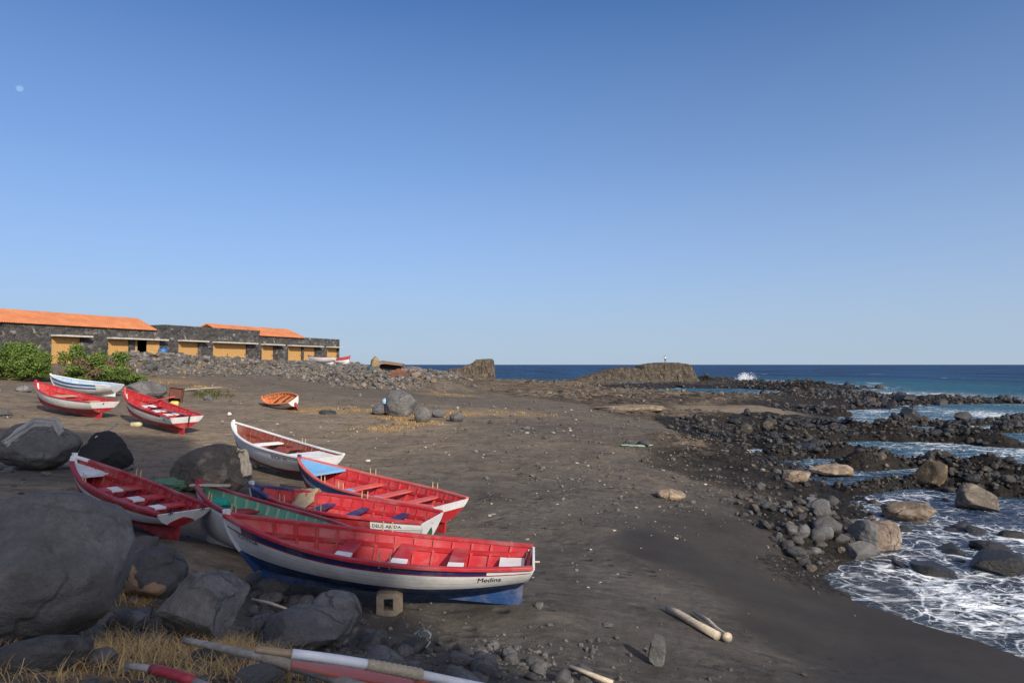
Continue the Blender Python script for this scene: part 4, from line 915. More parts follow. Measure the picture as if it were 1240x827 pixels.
R_('boulder', 'ochre topped pointed boulder, farthest of the big ones in the surf', 'boulder', 1124, 594, 46, 40, M_OCHRE_ROCK, 105, 5, .9, .12, .3, ground=sea_at(1124, 594), cuts=9, amp=.4, depth_=.52)
R_('boulder', 'grey boulder with a dark left face in the surf, right of the ochre topped one', 'boulder', 1183, 620, 46, 36, M_BASALT_BROWN, 106, 5, .9, .12, .1, ground=sea_at(1183, 620), cuts=9, amp=.35, depth_=.55)
R_('boulder', 'large wet black wedge of rock in the white foam at the right edge', 'boulder', 1210, 699, 60, 34, M_WET_ROCK, 107, 5, .8, .15, -.2, ground=sea_at(1210, 699), cuts=8, amp=.25, depth_=.62)
R_('boulder', 'wet black rock just behind the large wedge in the foam', 'boulder', 1193, 669, 34, 17, M_WET_ROCK, 108, 4, .8, .2, .2, ground=sea_at(1193, 669), cuts=6)
R_('boulder', 'tan boulder at the inner end of the shallow pool', 'boulder', 1005, 581, 50, 20, M_TAN_ROCK, 109, 5, .9, .12, .2, cuts=11, depth_=.54, fine=.12, amp=.35)
R_('boulder', 'pale tan block left of the shallow pool', 'boulder', 966, 585, 36, 17, M_TAN_ROCK, 110, 5, .9, .12, .8, cuts=11, depth_=.54, fine=.12, amp=.25)
R_('boulder', 'square grey boulder among the shore stones', 'boulder', 994, 625, 28, 22, M_BASALT, 111, 5, .9, .1, .5, cuts=8, depth_=.66)
R_('boulder', 'pale sandstone hump half buried in the beach', 'boulder', 812, 607, 36, 16, M_TAN_ROCK, 112, 5, 1.0, .3, .3, cuts=4, amp=.3)
R_('boulder', 'long pale flat rock slab beyond the green net strip, on the brown shelf', 'rock', 762, 498, 88, 9, M_TAN_ROCK, 131, 5, .45, .3, .1, minh=.08, cuts=6, amp=.4)
R_('standing_stone', 'narrow dark slab of stone standing upright in the sand, by the driftwood', 'stone', 795, 806, 21, 40, M_BASALT, 113, 5, .6, .12, .3, cuts=12, amp=.3, depth_=.5)
R_('boulder', 'small rounded boulder in dry grass below the huge one', 'boulder', 122, 810, 36, 28, M_GREY_ROCK, 114, 5, .9, .1, cuts=2, amp=.12, depth_=.86)
R_('boulder', 'long low dark rock under the huge boulder at the bottom left', 'boulder', 46, 816, 116, 30, M_BASALT, 115, 5, .4, .1, 0, cuts=4, amp=.25)
R_('boulder', 'lichen speckled rock among the dark stones above the oars', 'boulder', 512, 786, 24, 28, M_LICHEN, 116, 4, .9, .08, cuts=5)
R_('boulder', 'dark blocky rock wedged under the grey oar', 'boulder', 312, 833, 58, 30, M_BASALT, 117, 5, .8, .1, .5, cuts=8, depth_=.66)
R_('boulder', 'flat dark rock in dry grass under the grey oar, left of the blocky one', 'boulder', 243, 806, 46, 18, M_BASALT, 118, 4, .8, .1, .2, cuts=5)
R_('boulder', 'pale tan stone between the grey oar and the dry grass', 'boulder', 287, 812, 32, 24, M_TAN_ROCK, 119, 4, .8, .1, .2, cuts=5)
R_('boulder', 'dark stone lying in the gap between the huge boulder and the angular one', 'boulder', 158, 762, 36, 24, M_BASALT, 120, 4, .9, .1, .2, cuts=4)
R_('boulder', 'dark rock in the gap between the huge boulder and the shaded boat', 'boulder', 172, 672, 36, 26, M_BASALT, 121, 4, .9, .1, .2, cuts=4)
R_('boulder', 'rounded dark stone, right one of two against the blue hull', 'boulder', 332, 724, 40, 30, M_BASALT, 122, 5, .9, .1, .2, cuts=5)
R_('boulder', 'dark stone, left one of two against the blue hull', 'boulder', 312, 712, 30, 22, M_BASALT, 123, 4, .9, .1, .9, cuts=5)

# loose stones: every larger one an object of its own, the finest ground cover as one mesh
LIB = {}
def lib_rock(mat, n):
    key = mat.name
    if key not in LIB:
        LIB[key] = [rock_mesh('stone', 300 + 13 * k + len(LIB) * 101, 3, mat, (1, 1, 1), True, cuts=10, amp=.35, depth_=.56, fine=.07) for k in range(7)]
    return LIB[key][n % 7]
def loose(name, label, cat, group, pts, sizes, mats, rg, flat=.7, lift=.25):
    for (x, y, z), s in zip(pts, sizes):
        m = mats[int(rg.integers(len(mats)))]
        o = link(name, lib_rock(m, int(rg.integers(7))), None, label, cat, group)
        o.scale = (s * (.8 + .5 * rg.random()), s * (.7 + .4 * rg.random()), s * flat * (.7 + .5 * rg.random()))
        o.rotation_euler = (rg.normal() * .25, rg.normal() * .25, rg.random() * 6.3); o.location = (x, y, z + s * flat * lift)
def in_poly(px, py, poly):
    c = False; n = len(poly); j = n - 1
    for i in range(n):
        (x1, y1), (x2, y2) = poly[i], poly[j]
        if (y1 > py) != (y2 > py) and px < (x2 - x1) * (py - y1) / (y2 - y1) + x1: c = not c
        j = i
    return c
def sample_poly(poly, n, rg, floor=None):
    xs = [p[0] for p in poly]; ys = [p[1] for p in poly]; out = []
    while len(out) < n:
        a, b = rg.uniform(min(xs), max(xs)), rg.uniform(min(ys), max(ys))
        if in_poly(a, b, poly): p = on_ground(a, b); out.append((p[0], p[1], gz(p[0], p[1]) if floor is None else max(floor, p[2])))
    return np.array(out)
rg = np.random.default_rng(21)
P = sample_poly([(868,600),(915,588),(960,590),(1010,610),(1045,640),(1040,672),(985,690),(955,672),(930,648),(890,622)], 150, rg)
loose('shore_stone', 'dark stone in the stony strip between black sand and surf', 'stone', 'stones along the edge of the surf', P, np.exp(rg.normal(-1.75, .5, len(P))), [M_SHORE, M_SHORE, M_SHORE, M_BASALT, M_BASALT_BROWN], rg)
P = sample_poly([(1040,600),(1240,600),(1240,700),(1100,720),(1040,660)], 26, rg, SEA - .02)
loose('surf_rock', 'low wet black rock awash in the foam', 'rock', 'rocks awash in the foam', P, np.exp(rg.normal(-.75, .35, len(P))), [M_WET_ROCK], rg, .5, .0)
P = sample_poly([(300,700),(345,722),(375,735),(360,760),(330,778),(300,770),(296,730)], 34, rg)
loose('cobble', 'dark cobble in the heap between the angular boulder and the blue hull', 'stone', 'cobbles below the blue hull', P, np.exp(rg.normal(-1.75, .3, len(P))), [M_BASALT, M_BASALT, M_GREY_ROCK], rg)
P = sample_poly([(440,770),(520,775),(600,790),(680,805),(740,822),(740,850),(500,850),(440,800)], 46, rg)
loose('cobble', 'dark cobble above the oars at the bottom of the photo', 'stone', 'cobbles above the oars', P, np.exp(rg.normal(-1.75, .35, len(P))), [M_BASALT, M_BASALT, M_BASALT, M_GREY_ROCK], rg)
P = sample_poly([(170,700),(215,745),(190,790),(140,770),(150,740)], 12, rg)
loose('cobble', 'dark cobble around the foot of the tan patched boulder', 'stone', 'cobbles by the tan patched boulder', P, np.exp(rg.normal(-1.9, .3, len(P))), [M_BASALT], rg)
def line_pts(line, n, spread, rg, bias=0.0):
    line = np.asarray(line); seg = np.hypot(*np.diff(line, axis=0).T); cs = np.concatenate([[0], np.cumsum(seg)])
    t = rg.random(n) * cs[-1]; x = np.interp(t, cs, line[:, 0]); y = np.interp(t, cs, line[:, 1])
    a = rg.normal(size=n) * spread + bias; b = rg.normal(size=n) * spread * .3
    x, y = x + NOUT[0] * a + TAN[0] * b, y + NOUT[1] * a + TAN[1] * b
    return np.stack([x, y, height(x, y)], -1)
P = line_pts(BERM, 40, 1.6, rg, 1.6)
loose('rubble_stone', 'grey broken stone on the rubble bank below the warehouses', 'stone', 'larger stones of the rubble bank', P, np.exp(rg.normal(-.75, .3, len(P))), [M_RUBBLE, M_RUBBLE, M_GREY_ROCK, M_BASALT], rg)
def mound_pts(n, rg):
    m = np.asarray(MOUND); t = rg.random(n) * (len(m) - 1); x = np.interp(t, range(len(m)), m[:, 0]) + rg.normal(size=n) * .8; y = np.interp(t, range(len(m)), m[:, 1]) - 2.5 + rg.normal(size=n) * 3.4
    return np.stack([x, y, height(x, y)], -1)
P = mound_pts(40, rg)
loose('rubble_stone', 'brown and grey broken stone on the mound under the rusty wreck', 'stone', 'larger stones of the wreck mound', P, np.exp(rg.normal(-.55, .35, len(P))), [M_RUBBLE, M_BASALT, M_BASALT_BROWN, M_TAN_ROCK], rg)
def merged(name, pts, sizes, mats, rg, sub=1, flat=.75, cuts=9, dep=.52, fine=0, **kw):
    shp = [rock_shape(900 + k, sub, cuts=cuts, amp=.4, depth_=dep, fine=fine) for k in range(8)]
    Vs, Fs, ms, b = [], [], [], 0
    for p, s in zip(pts, sizes):
        V, F_ = shp[int(rg.integers(8))]; q = rg.normal(size=4); q /= np.linalg.norm(q); w, x, y, z = q
        R = np.array([[1-2*(y*y+z*z), 2*(x*y-z*w), 2*(x*z+y*w)], [2*(x*y+z*w), 1-2*(x*x+z*z), 2*(y*z-x*w)], [2*(x*z-y*w), 2*(y*z+x*w), 1-2*(x*x+y*y)]])
        V = (V @ R.T) * np.array([1, 1, flat]) * s * (.7 + .6 * rg.random(3)); Vs.append(V + p + [0, 0, s * flat * .22]); Fs.append(F_ + b); b += len(V)
        ms.append(np.full(len(F_), int(rg.integers(len(mats)))))
    return link(name, mesh_np(name, np.concatenate(Vs), np.concatenate(Fs), mats, np.concatenate(ms), False), kind='stuff', **kw)
P = np.concatenate([line_pts(BERM, 4200, 2.1, rg, 2.6), mound_pts(4200, rg)])
merged('rubble', P, np.exp(rg.normal(-1.3, .42, len(P))), [M_RUBBLE, M_RUBBLE, M_RUBBLE, M_BASALT, M_BASALT_BROWN, M_GREY_ROCK, M_TAN_ROCK], rg, 2)
# gravel: density follows the stony zones
n = 60000; a = np.radians(rg.uniform(-42, 42, n)); d = np.exp(rg.uniform(log(3.2), log(75), n)); x, y = d * np.sin(a), d * np.cos(a)
zz = zones(x, y); cl = .5 + 1.2 * n2(x, y, 1.6, 3, False, 8.0)
keep = rg.random(n) < zz[:, 3] ** 1.3 * np.clip(cl, .05, 1) * .85 * (1 - .7 * sstep(.5, .9, zz[:, 2]))
x, y, d = x[keep], y[keep], d[keep]; z = height(x, y); ok = z > SEA + .02; x, y, z, d = x[ok], y[ok], z[ok], d[ok]
sz = np.exp(rg.normal(-3.5, .6, len(x))) * np.clip(d / 14, .8, 3.0)
merged('gravel', np.stack([x, y, z], -1), sz, [M_BASALT, M_BASALT, M_GREY_ROCK, M_BASALT_BROWN, M_RUBBLE], rg, 1)
# broken lava blocks roughening the rock shelf
n = 34000; a = np.radians(rg.uniform(-3, 41, n)); d = np.exp(rg.uniform(log(16), log(150), n)); x, y = d * np.sin(a), d * np.cos(a)
zz = zones(x, y); z = height(x, y); keep = (rg.random(n) < sstep(.45, .9, zz[:, 0]) * np.clip(.35 + 1.3 * n2(x, y, 3.0, 3, False, 4.0), 0, 1)) & (z > SEA - .1)
x, y, z, d = x[keep], y[keep], z[keep], d[keep]; lowz = z < SEA + .42
for pts, w, h in REEFS: lowz |= poly_dist(x, y, pts)[0] < w * 1.3
sz = np.exp(rg.normal(-2.35, .45, len(x))) * np.clip(d / 30, .8, 3.0)
merged('lava_blocks', np.stack([x, y, z], -1)[lowz], sz[lowz] * 1.5, [M_WET_ROCK, M_WET_ROCK, M_WET_ROCK, M_LAVA], rg, 2)
hz = ~lowz & (rg.random(len(x)) < .5)
merged('lava_rubble', np.stack([x, y, z], -1)[hz], sz[hz] * .75, [M_LAVA, M_LAVA, M_LAVA, M_BASALT_BROWN, M_BASALT_BROWN, M_TAN_ROCK], rg, 2)

# black broken blocks heaped along the reefs
P, SZ = [], []
for pts, w, h in REEFS:
    pts = np.asarray(pts); seg = np.hypot(*np.diff(pts, axis=0).T); L = seg.sum(); dm = float(np.hypot(*pts.mean(0))); n = int(np.clip(L * w * 20, 300, 3000))
    cs = np.concatenate([[0], np.cumsum(seg)]); t_ = rg.random(n) * L; q = np.stack([np.interp(t_, cs, pts[:, 0]), np.interp(t_, cs, pts[:, 1])], -1) + rg.normal(size=(n, 2)) * w * .5
    P.append(np.column_stack([q, height(q[:, 0], q[:, 1])])); SZ.append(np.exp(rg.normal(-1.85, .5, n)) * np.clip(dm / 45, .6, 1.35))
P, SZ = np.concatenate(P), np.concatenate(SZ); ok = P[:, 2] > SEA - .25
merged('reef_blocks', P[ok], SZ[ok], [M_WET_ROCK, M_WET_ROCK, M_LAVA], rg, 2, .8, 7, .5, .25)

# ------------------------------------------------------------------ plants
def leaf_mat(name, c1, c2):
    t = NT(name); oi = t.n('ShaderNodeNewGeometry').outputs['Random Per Island']
    col = t.mix(oi, c1, c2); return t.done(col, .6, None, Specular_IOR_Level=.25)
M_LEAF = leaf_mat('bush_leaf', (.035, .085, .012), (.16, .21, .045)); M_LEAF_DRY = leaf_mat('dry_twig_leaf', (.10, .075, .045), (.20, .15, .08))
M_STRAW = leaf_mat('dry_grass', (.30, .19, .07), (.52, .36, .16)); M_STEM = wood((.20, .15, .10))
def leaves(n, cen, rad, rg, size):
    d = rg.normal(size=(n, 3)); d /= np.linalg.norm(d, axis=1)[:, None]; r = rg.random(n)[:, None] ** .45
    p = cen + d * r * rad; p[:, 2] = np.maximum(p[:, 2], .02)
    a = rg.normal(size=(n, 3)); a[:, 2] = abs(a[:, 2]) * .8 + .3; a /= np.linalg.norm(a, axis=1)[:, None]; b = np.cross(a, rg.normal(size=(n, 3))); b /= np.linalg.norm(b, axis=1)[:, None]
    s = size * (.6 + .8 * rg.random(n))[:, None]; c = np.cross(a, b) * .25
    return np.stack([p, p + a * s * .5 + b * s * .22 + c * s * .3, p + a * s, p + a * s * .5 - b * s * .22 + c * s * .3], 1)
def bush(label, px0, px1, base, top, Y, lobes, seed, dry=()):
    rg = np.random.default_rng(seed); xc = ((px0 + px1) / 2 - 620) / FPX * Y; k = FPX / Y
    z0 = gz(xc, Y); root = empty('bush', Matrix.Translation((xc, Y, z0)), label, 'bush'); Q, D, st = [], [], MB()
    for (px, pt, r) in lobes:
        x = (px - 620) / FPX * Y - xc; zt = aty(px, pt, Y)[2] - z0; rz = max(.4, zt * .5); y = rg.normal() * .6
        for _ in range(9):
            c = np.array([x, y, zt - rz]) + rg.normal(size=3) * [r * .55, r * .5, rz * .45]; c[2] = max(.2, c[2])
            L = leaves(330, c, np.array([r * .5, r * .5, rz * .42]), rg, .17); (D if (px in dry and rg.random() < .7) else Q).append(L)
            st.tube([(x * .5, y * .5, -.1), (x * .8 + c[0] * .2, y, c[2] * .5), c], [.035, .022, .008], 5)
    for nm, A, m in (('foliage', Q, M_LEAF), ('dead_foliage', D, M_LEAF_DRY)):
        if A:
            A = np.concatenate(A).reshape(-1, 3); link(nm, mesh_np(nm, A, np.arange(len(A)).reshape(-1, 4), [m], None, False), root)
    st.build('stem', M_STEM, root)
bush('large green bush cut by the left edge, below the nearest warehouse', -40, 62, 463, 415, 46, [(-30,420,1.3),(-5,417,1.3),(18,416,1.2),(36,419,1.0),(48,430,.7),(20,440,1.3),(44,448,.6)], 5)
bush('sprawling green bush with a brown dead patch, in front of the warehouse doors', 72, 165, 462, 417, 47, [(92,424,.6),(98,416,.8),(112,424,.9),(104,442,1.0),(126,432,.9),(138,444,1.0),(154,455,.7),(100,454,.6)], 6, (112, 104, 126))
def blades(pts, hgt, rg, wid):
    n = len(pts); h = hgt * (.5 + .8 * rg.random(n)); ang = rg.random(n) * 6.283; lean = h * (.4 + 1.3 * rg.random(n))
    dx, dy = np.cos(ang), np.sin(ang); w = wid * (.7 + .6 * rg.random(n)); ox, oy = -dy * w, dx * w; V = []
    for t, ww in ((0, 1), (.55, .8), (1, .1)):
        l = lean * t ** 1.8; z = h * t * (1 - .25 * t)
        for s_ in (-1, 1): V.append(np.stack([pts[:, 0] + dx * l + s_ * ox * ww, pts[:, 1] + dy * l + s_ * oy * ww, pts[:, 2] + z], -1))
    V = np.stack(V, 1).reshape(-1, 3); b = np.arange(n)[:, None] * 6
    return V, np.concatenate([b + [0, 1, 3, 2], b + [2, 3, 5, 4]])
rg = np.random.default_rng(31); gp, gh, gw = [], [], []
for (p, r, s) in DRYP:
    d = p[1]; near = d < 8; n = int(900 * s) if near else int(260 * s)
    cl = p[:2] + rg.normal(size=(max(5, n // 16), 2)) * r * .55; q = cl[rg.integers(len(cl), size=n)] + rg.normal(size=(n, 2)) * (.05 if near else .16)
    z = height(q[:, 0], q[:, 1]); gp.append(np.column_stack([q, z])); gh.append(np.full(n, .11 if near else .13)); gw.append(np.full(n, .0024 if near else .012))
V, Fs = blades(np.concatenate(gp), np.concatenate(gh), rg, np.concatenate(gw))
link('dry_grass', mesh_np('dry_grass', V, Fs, [M_STRAW], None, False), kind='stuff')
P = sample_poly([(232,474),(275,472),(285,480),(240,486)], 40, rg); P = np.repeat(P, 14, 0); P[:, :2] += rg.normal(size=(len(P), 2)) * .12
V, Fs = blades(P, np.full(len(P), .2), rg, np.full(len(P), .02)); link('low_green_plants', mesh_np('low_green_plants', V, Fs, [leaf_mat('dull_green', (.06, .07, .02), (.15, .14, .05))], None, False), kind='stuff')

# ------------------------------------------------------------------ things lying about
M_GREYWOOD = wood((.42, .38, .33)); M_PALEWOOD = wood((.62, .52, .38)); M_BEIGE = plain((.30, .235, .165), .85, 'worn_block', 18, .35); M_ROPE = wood((.50, .42, .30), .9, 3)
M_WPAINT = paint((.70, .72, .74), .35); M_RPAINT = paint((.55, .12, .08), .4); M_RUST = plain((.17, .065, .035), .85, 'rust', 6, .45)
M_CREAM = plain((.66, .55, .38), .9, 'cream_cloth', 12, .2); M_GREYCLOTH = plain((.30, .29, .28), .9, 'grey_cloth', 14, .25); M_NET = plain((.05, .16, .09), .9, 'green_net', 40, .6); M_TEALNET = plain((.005, .30, .24), .8, 'teal_net', 40, .5)
def G(px, py, up=0.0): p = on_ground(px, py); p[2] = gz(p[0], p[1]) + up; return p
def G_over(px, py, up):           # the point seen at this place that hangs 'up' above the ground
    r_ = ray(px, py); t_ = np.exp(np.linspace(log(2.2), log(30), 400)); X_, Y_, Z_ = r_[0] * t_, r_[1] * t_, CAM_H + r_[2] * t_
    i = np.nonzero(Z_ < height(X_, Y_, False) + up)[0]; i = i[0] if len(i) else -1
    return np.array([X_[i], Y_[i], Z_[i]])
# hollow block
p = G(470, 745); b = MB(); w_, h_ = .31, .27; yaw = .15
prof = [(-.5, .0), (.22, .0), (.5, .22), (.5, .78), (.25, 1.), (-.38, 1.), (-.5, .92)]; hole = [(-.22, .25), (.02, .25), (.13, .25), (.13, .76), (.02, .76), (-.22, .76), (-.22, .5)]
n = 7; V = [(x * w_, y, z * h_) for y in (-.11, .11) for ring in (prof, hole) for x, z in ring]; Fs = []
for k in range(n):
    j = (k + 1) % n; Fs += [(k, j, n + j, n + k), (2*n + k, 3*n + k, 3*n + j, 2*n + j), (k, 2*n + k, 2*n + j, j), (n + k, n + j, 3*n + j, 3*n + k)]
b.add(V, Fs); o = b.build('hollow_block', M_BEIGE, None, False, .012, label='beige block with a square hole through it, on the sand by the blue hull', cat='block'); o.location = p + [0, .1, -.015]; o.rotation_euler = (-.05, 0, yaw)
# two pieces of driftwood
a, c = G(807, 741, .06), G(869, 776, .065); m = MB(); m.tube([a, a * .75 + c * .25 + [0, 0, .015], a * .4 + c * .6, c], [.035, .05, .055, .06], 9)
m.build('driftwood', M_PALEWOOD, None, True, label='thicker straight pale driftwood log, nearer of the two', cat='driftwood')
a, c = G(841, 746, .05), G(881, 779, .07); m = MB(); m.tube([a, a * .65 + c * .35 + [.03, 0, .01], a * .3 + c * .7, c * .96 + a * .04, c], [.02, .03, .035, .05, .068], 9)
m.build('driftwood', M_PALEWOOD, None, True, label='thin bent driftwood stick with a thick pale sawn end, right of the straight log', cat='driftwood')
# oars in front
def oar(label, pts, parts, blade=None):
    P = [G_over(px, py, up) for px, py, up in pts]; root = empty('oar', Matrix.Translation(P[0]), label, 'oar', 'oars at the bottom of the photo'); P = [q - P[0] for q in P]
    a, c = P[0], P[-1]; d = c - a
    for nm, t0, t1, r0, r1, m, nn in parts:
        mb = MB(); k = max(2, nn); ts = np.linspace(t0, t1, k)
        rr_ = np.interp(ts, [t0, t1], [r0, r1]) * (1 + (.09 * np.cos(np.arange(k) * pi) if nm == 'rope_binding' else 0))
        mb.tube([a + d * t + [0, 0, .015 * sin(t * 5)] for t in ts], rr_, 12); mb.build(nm, m, root, True)
    if blade:
        t0, t1, w0, w1, m = blade; e = d / np.linalg.norm(d); s_ = np.cross(e, [0, 0, 1]); s_ /= np.linalg.norm(s_); mb = MB()
        ts = np.linspace(t0, t1, 8); ww = np.interp(ts, [t0, t0 + (t1 - t0) * .35, t1], [w0, w1, w1])
        mb.sweep([a + d * t + [0, 0, -.01] for t in ts], np.tile(s_, (8, 1)), np.tile(np.cross(s_, e), (8, 1)), ww, .022); mb.build('blade', m, root, False, .006)
oar('weathered grey oar, left of the white wrapped one, with rope bound round it', [(223,775,.14),(560,862,.20)], [('shaft', 0, .36, .021, .025, M_GREYWOOD, 8), ('rope_binding', .352, .46, .029, .031, M_ROPE, 16), ('shaft', .455, 1, .027, .028, M_GREYWOOD, 8)])
oar('oar wrapped in white, with a bare brown handle and brown bindings', [(309,786,.26),(640,838,.24)], [('handle', 0, .125, .018, .021, wood((.42, .30, .18)), 5), ('sleeve', .12, .385, .025, .027, M_WPAINT, 6), ('rope_binding', .38, .58, .030, .033, M_ROPE, 22), ('shaft', .575, 1, .026, .025, M_WPAINT, 6)])
oar('broad red oar blade lying flat between the two long oars', [(352,801,.17),(640,848,.16)], [('shaft', .5, 1, .022, .022, M_RPAINT, 4)], (0, .72, .06, .155, M_RPAINT))
oar('short grey oar with a red painted grip at the bottom left', [(155,806,.08),(290,838,.10)], [('shaft', 0, .24, .018, .02, M_GREYWOOD, 4), ('grip', .235, .62, .027, .027, paint((.35, .02, .03), .2), 5), ('shaft', .615, 1, .019, .019, M_GREYWOOD, 4)])
# plank over the bow of the green boat, broken oar in boat I
h, M = BOATS['B'][1], BOATS['B'][2]
def on_boat(key, u, v, dz): h, M = BOATS[key][1:3]; q = M @ Vector((u * h.L, v * h.B / 2, float(h.h(u)) + dz)); return np.array(q)
a, c = aty(231, 586.5, on_boat('B', .95, 0, 0)[1] - .05), aty(278, 589, on_boat('B', .95, 0, 0)[1] - .1)
zt = on_boat('B', .9, 0, .075)[2]; a[2] = max(a[2], zt); c[2] = a[2] - .02; d = c - a
MB().box((a + c) / 2, (np.linalg.norm(d), .10, .03), [[d[0] / np.linalg.norm(d), -d[1] / np.linalg.norm(d), 0], [d[1] / np.linalg.norm(d), d[0] / np.linalg.norm(d), 0], [0, 0, 1]]).build('plank', M_PALEWOOD, None, False, .004, label='short pale plank laid across the bow of the green boat', cat='plank')
a, c = on_boat('I', .72, -.2, -.15), on_boat('I', .50, -1.25, .30); m = MB(); m.tube([a, (a + c) / 2, c], [.035, .04, .05], 8, flat=.6)
m.build('broken_oar', paint((.50, .06, .05), .3), None, True, label='broken red oar sticking up over the rail of its boat', cat='oar')
a, c = on_boat('I', .55, .1, -.12), on_boat('I', .02, -.1, .04); MB().tube([a, c], [.02, .028], 8).build('pole', plain((.10, .09, .12), .7, 'dark_pole'), None, True, label='dark pole lying along the boat to its stern board', cat='pole')
q = on_boat('I', -.012, -.15, .0); MB().tube([q + [-.02, .1, .03], q + [.0, -.03, .0], q + [-.02, -.05, -.3]], [.03, .035, .02], 6).build('strap', plain((.02, .02, .025), .8, 'black_strap'), None, True, label='black strap hanging over the white stern board', cat='strap')
# cloth, nets
def drape(name, label, cat, pts, width, mat, thick=.02, n=22, side=(1, 0, 0), wob=.06, seed=1):
    pts = np.array(pts, float); t = np.linspace(0, len(pts) - 1, n); P = np.stack([np.interp(t, range(len(pts)), pts[:, k]) for k in range(3)], -1)
    P += .5 * wob * np.stack([fbm(np.stack([t * 1.3, t * 0, t * 0 + seed + k], -1), 2) for k in range(3)], -1)
    side = np.array(side, float); m = MB(); up = np.zeros((n, 3)); T = np.gradient(P, axis=0); T /= np.linalg.norm(T, axis=1)[:, None]; Nn = np.cross(T, side); Nn /= np.linalg.norm(Nn, axis=1)[:, None] + 1e-6; Sd = np.cross(Nn, T)
    w = np.asarray(width) * (1 + .35 * fbm(np.stack([t * 1.1, t * 0 + 3, t * 0 + seed], -1), 2)); cs = np.linspace(-.5, .5, 7)
    Gd = [[P[i] + Sd[i] * c_ * w[i] + Nn[i] * thick * .9 * sin(c_ * 14 + i * .4 + seed) for c_ in cs] for i in range(n)]
    m.grid(Gd); o = m.build(name, mat, None, True, label=label, cat=cat); s_ = o.modifiers.new('thick', 'SOLIDIFY'); s_.thickness = thick; return o
from mathutils.bvhtree import BVHTree
def bvh_hit(objs, px, py):
    r_ = Vector(ray(px, py)).normalized(); best = None
    for o in objs:
        Mo = Matrix.LocRotScale(o.location, o.rotation_euler, o.scale); bt = BVHTree.FromPolygons([Mo @ v.co for v in o.data.vertices], [p_.vertices for p_ in o.data.polygons])
        hit = bt.ray_cast(Vector((0, 0, CAM_H)), r_)
        if hit[0] is not None and (best is None or hit[3] < best[1]): best = (np.array(hit[0]), hit[3])
    return best[0] if best else None
bo = [o for o in COL.objects if o.name.startswith('boulder')]
def boulder_of(s): return [o for o in bo if s in o['label']]
def over(objs, pl, lift=.03):
    out = []
    for px, py in pl:
        q = bvh_hit(objs, px, py)
        if q is None: q = G(px, py)
        out.append(q + [0, -.02, lift])
    return out
gb = boulder_of('grey cloth over its top')
drape('cloth', 'pale grey cloth laid over the top of the left dark boulder', 'cloth', over(gb, [(6,540),(20,530),(32,520),(42,513),(56,513),(66,514),(70,518),(75,528)]), .22, M_GREYCLOTH, .03, 30, (0, .3, 1))
nb_ = boulder_of('pale cloth on its side')
drape('cloth', 'cream cloth hanging down the right side of the big brown boulder', 'cloth', over(nb_, [(287,548),(293,550),(296,558),(298,568),(299,580)], .06), .22, M_CREAM, .035, 24, (1, .3, 0))
def heap(name, label, cat, px, py, w, d, h, mat, seed, z=None):
    V, Fs = rock_shape(seed, 5, cuts=0, amp=.6, fine=.3); p = G(px, py) if z is None else z
    o = link(name, mesh_np(name, V * [w, d, h], Fs, [mat]), None, label, cat); o.location = (p[0], p[1], p[2] + h * .3); return o
heap('net', 'heap of pale green fishing net between the shaded boat and the green one', 'net', 207, 592, 1.0, .6, .34, plain((.10, .20, .13), .9, 'green_net', 40, .5), 201)
q = on_boat('B', .83, 0, -.25); heap('net', 'bunched teal net stowed in the bow of the green boat', 'net', 0, 0, .50, .34, .26, M_TEALNET, 202, q)
q = on_boat('C', .80, .0, .03); drape('tarp', 'tan tarpaulin folded over the bow end of the blue seated boat', 'tarp', [on_boat('C', .74, -.98, -.05), on_boat('C', .74, -.86, .05), on_boat('C', .74, -.70, .02), on_boat('C', .74, -.55, -.12), on_boat('C', .74, -.15, -.24)], .34, plain((.34, .27, .17), .9, 'tan_tarp', 20, .3), .012, 16, (1, 0, 0), .05)
# poles against the left boulders
a, c = over(gb + boulder_of('black netted'), [(62,566),(88,548)], .05); MB().tube([a, c + [0, 0, .06]], [.02, .02], 7).build('pole', M_PALEWOOD, None, True, label='thin pole leaning at the right foot of the cloth covered boulder', cat='pole')
a = over(boulder_of('black netted'), [(116,532)], .05)[0]; c = aty(143, 513, a[1] + 1.2); MB().tube([a, c], [.018, .02], 7).build('pole', M_PALEWOOD, None, True, label='thin pole sticking up behind the black netted boulder', cat='pole')
q = bvh_hit(boulder_of('blue float'), 467, 484); q = G(467, 492, .3) if q is None else q
m = MB(); m.tube([q + [0, 0, -.22], q + [0, 0, -.16], q, q + [0, 0, .16], q + [0, 0, .22]], [.08, .2, .25, .19, .06], 14)
m.build('float', plain((.30, .52, .68), .5, 'pale_blue_float', 10, .15), None, True, label='pale blue float resting against the mid-beach grey boulder', cat='float')
# rusty box, pail, plank, tyre and small stuff by the middle boats
p = G(212, 487); rb = empty('rusty_cabinet', Matrix.Translation(p) @ Matrix.Rotation(.35, 4, 'Z') @ Matrix.Rotation(.12, 4, 'Y'), 'rusty metal cabinet lying open behind the boat with the broken oar', 'cabinet')
MB().box((0, .32, .42), (.72, .03, .84)).box((-.345, 0, .42), (.03, .62, .84)).box((.345, 0, .42), (.03, .62, .84)).box((0, 0, .825), (.66, .62, .03)).build('body', M_RUST, rb); MB().box((0, -.315, .5), (.60, .02, .52)).build('panel', plain((.12, .04, .025), .8, 'dark_rust', 5, .4), rb)
p = G(206, 491, .12); m = MB(); d = np.array([.8, .2, -.08]); m.tube([p, p + d * .08, p + d * .45, p + d * .52], [.06, .13, .15, .10], 12); m.build('jug', plain((.62, .45, .12), .5, 'yellow_plastic', 6, .3), None, True, label='yellow plastic jug lying at the foot of the rusty cabinet', cat='jug')
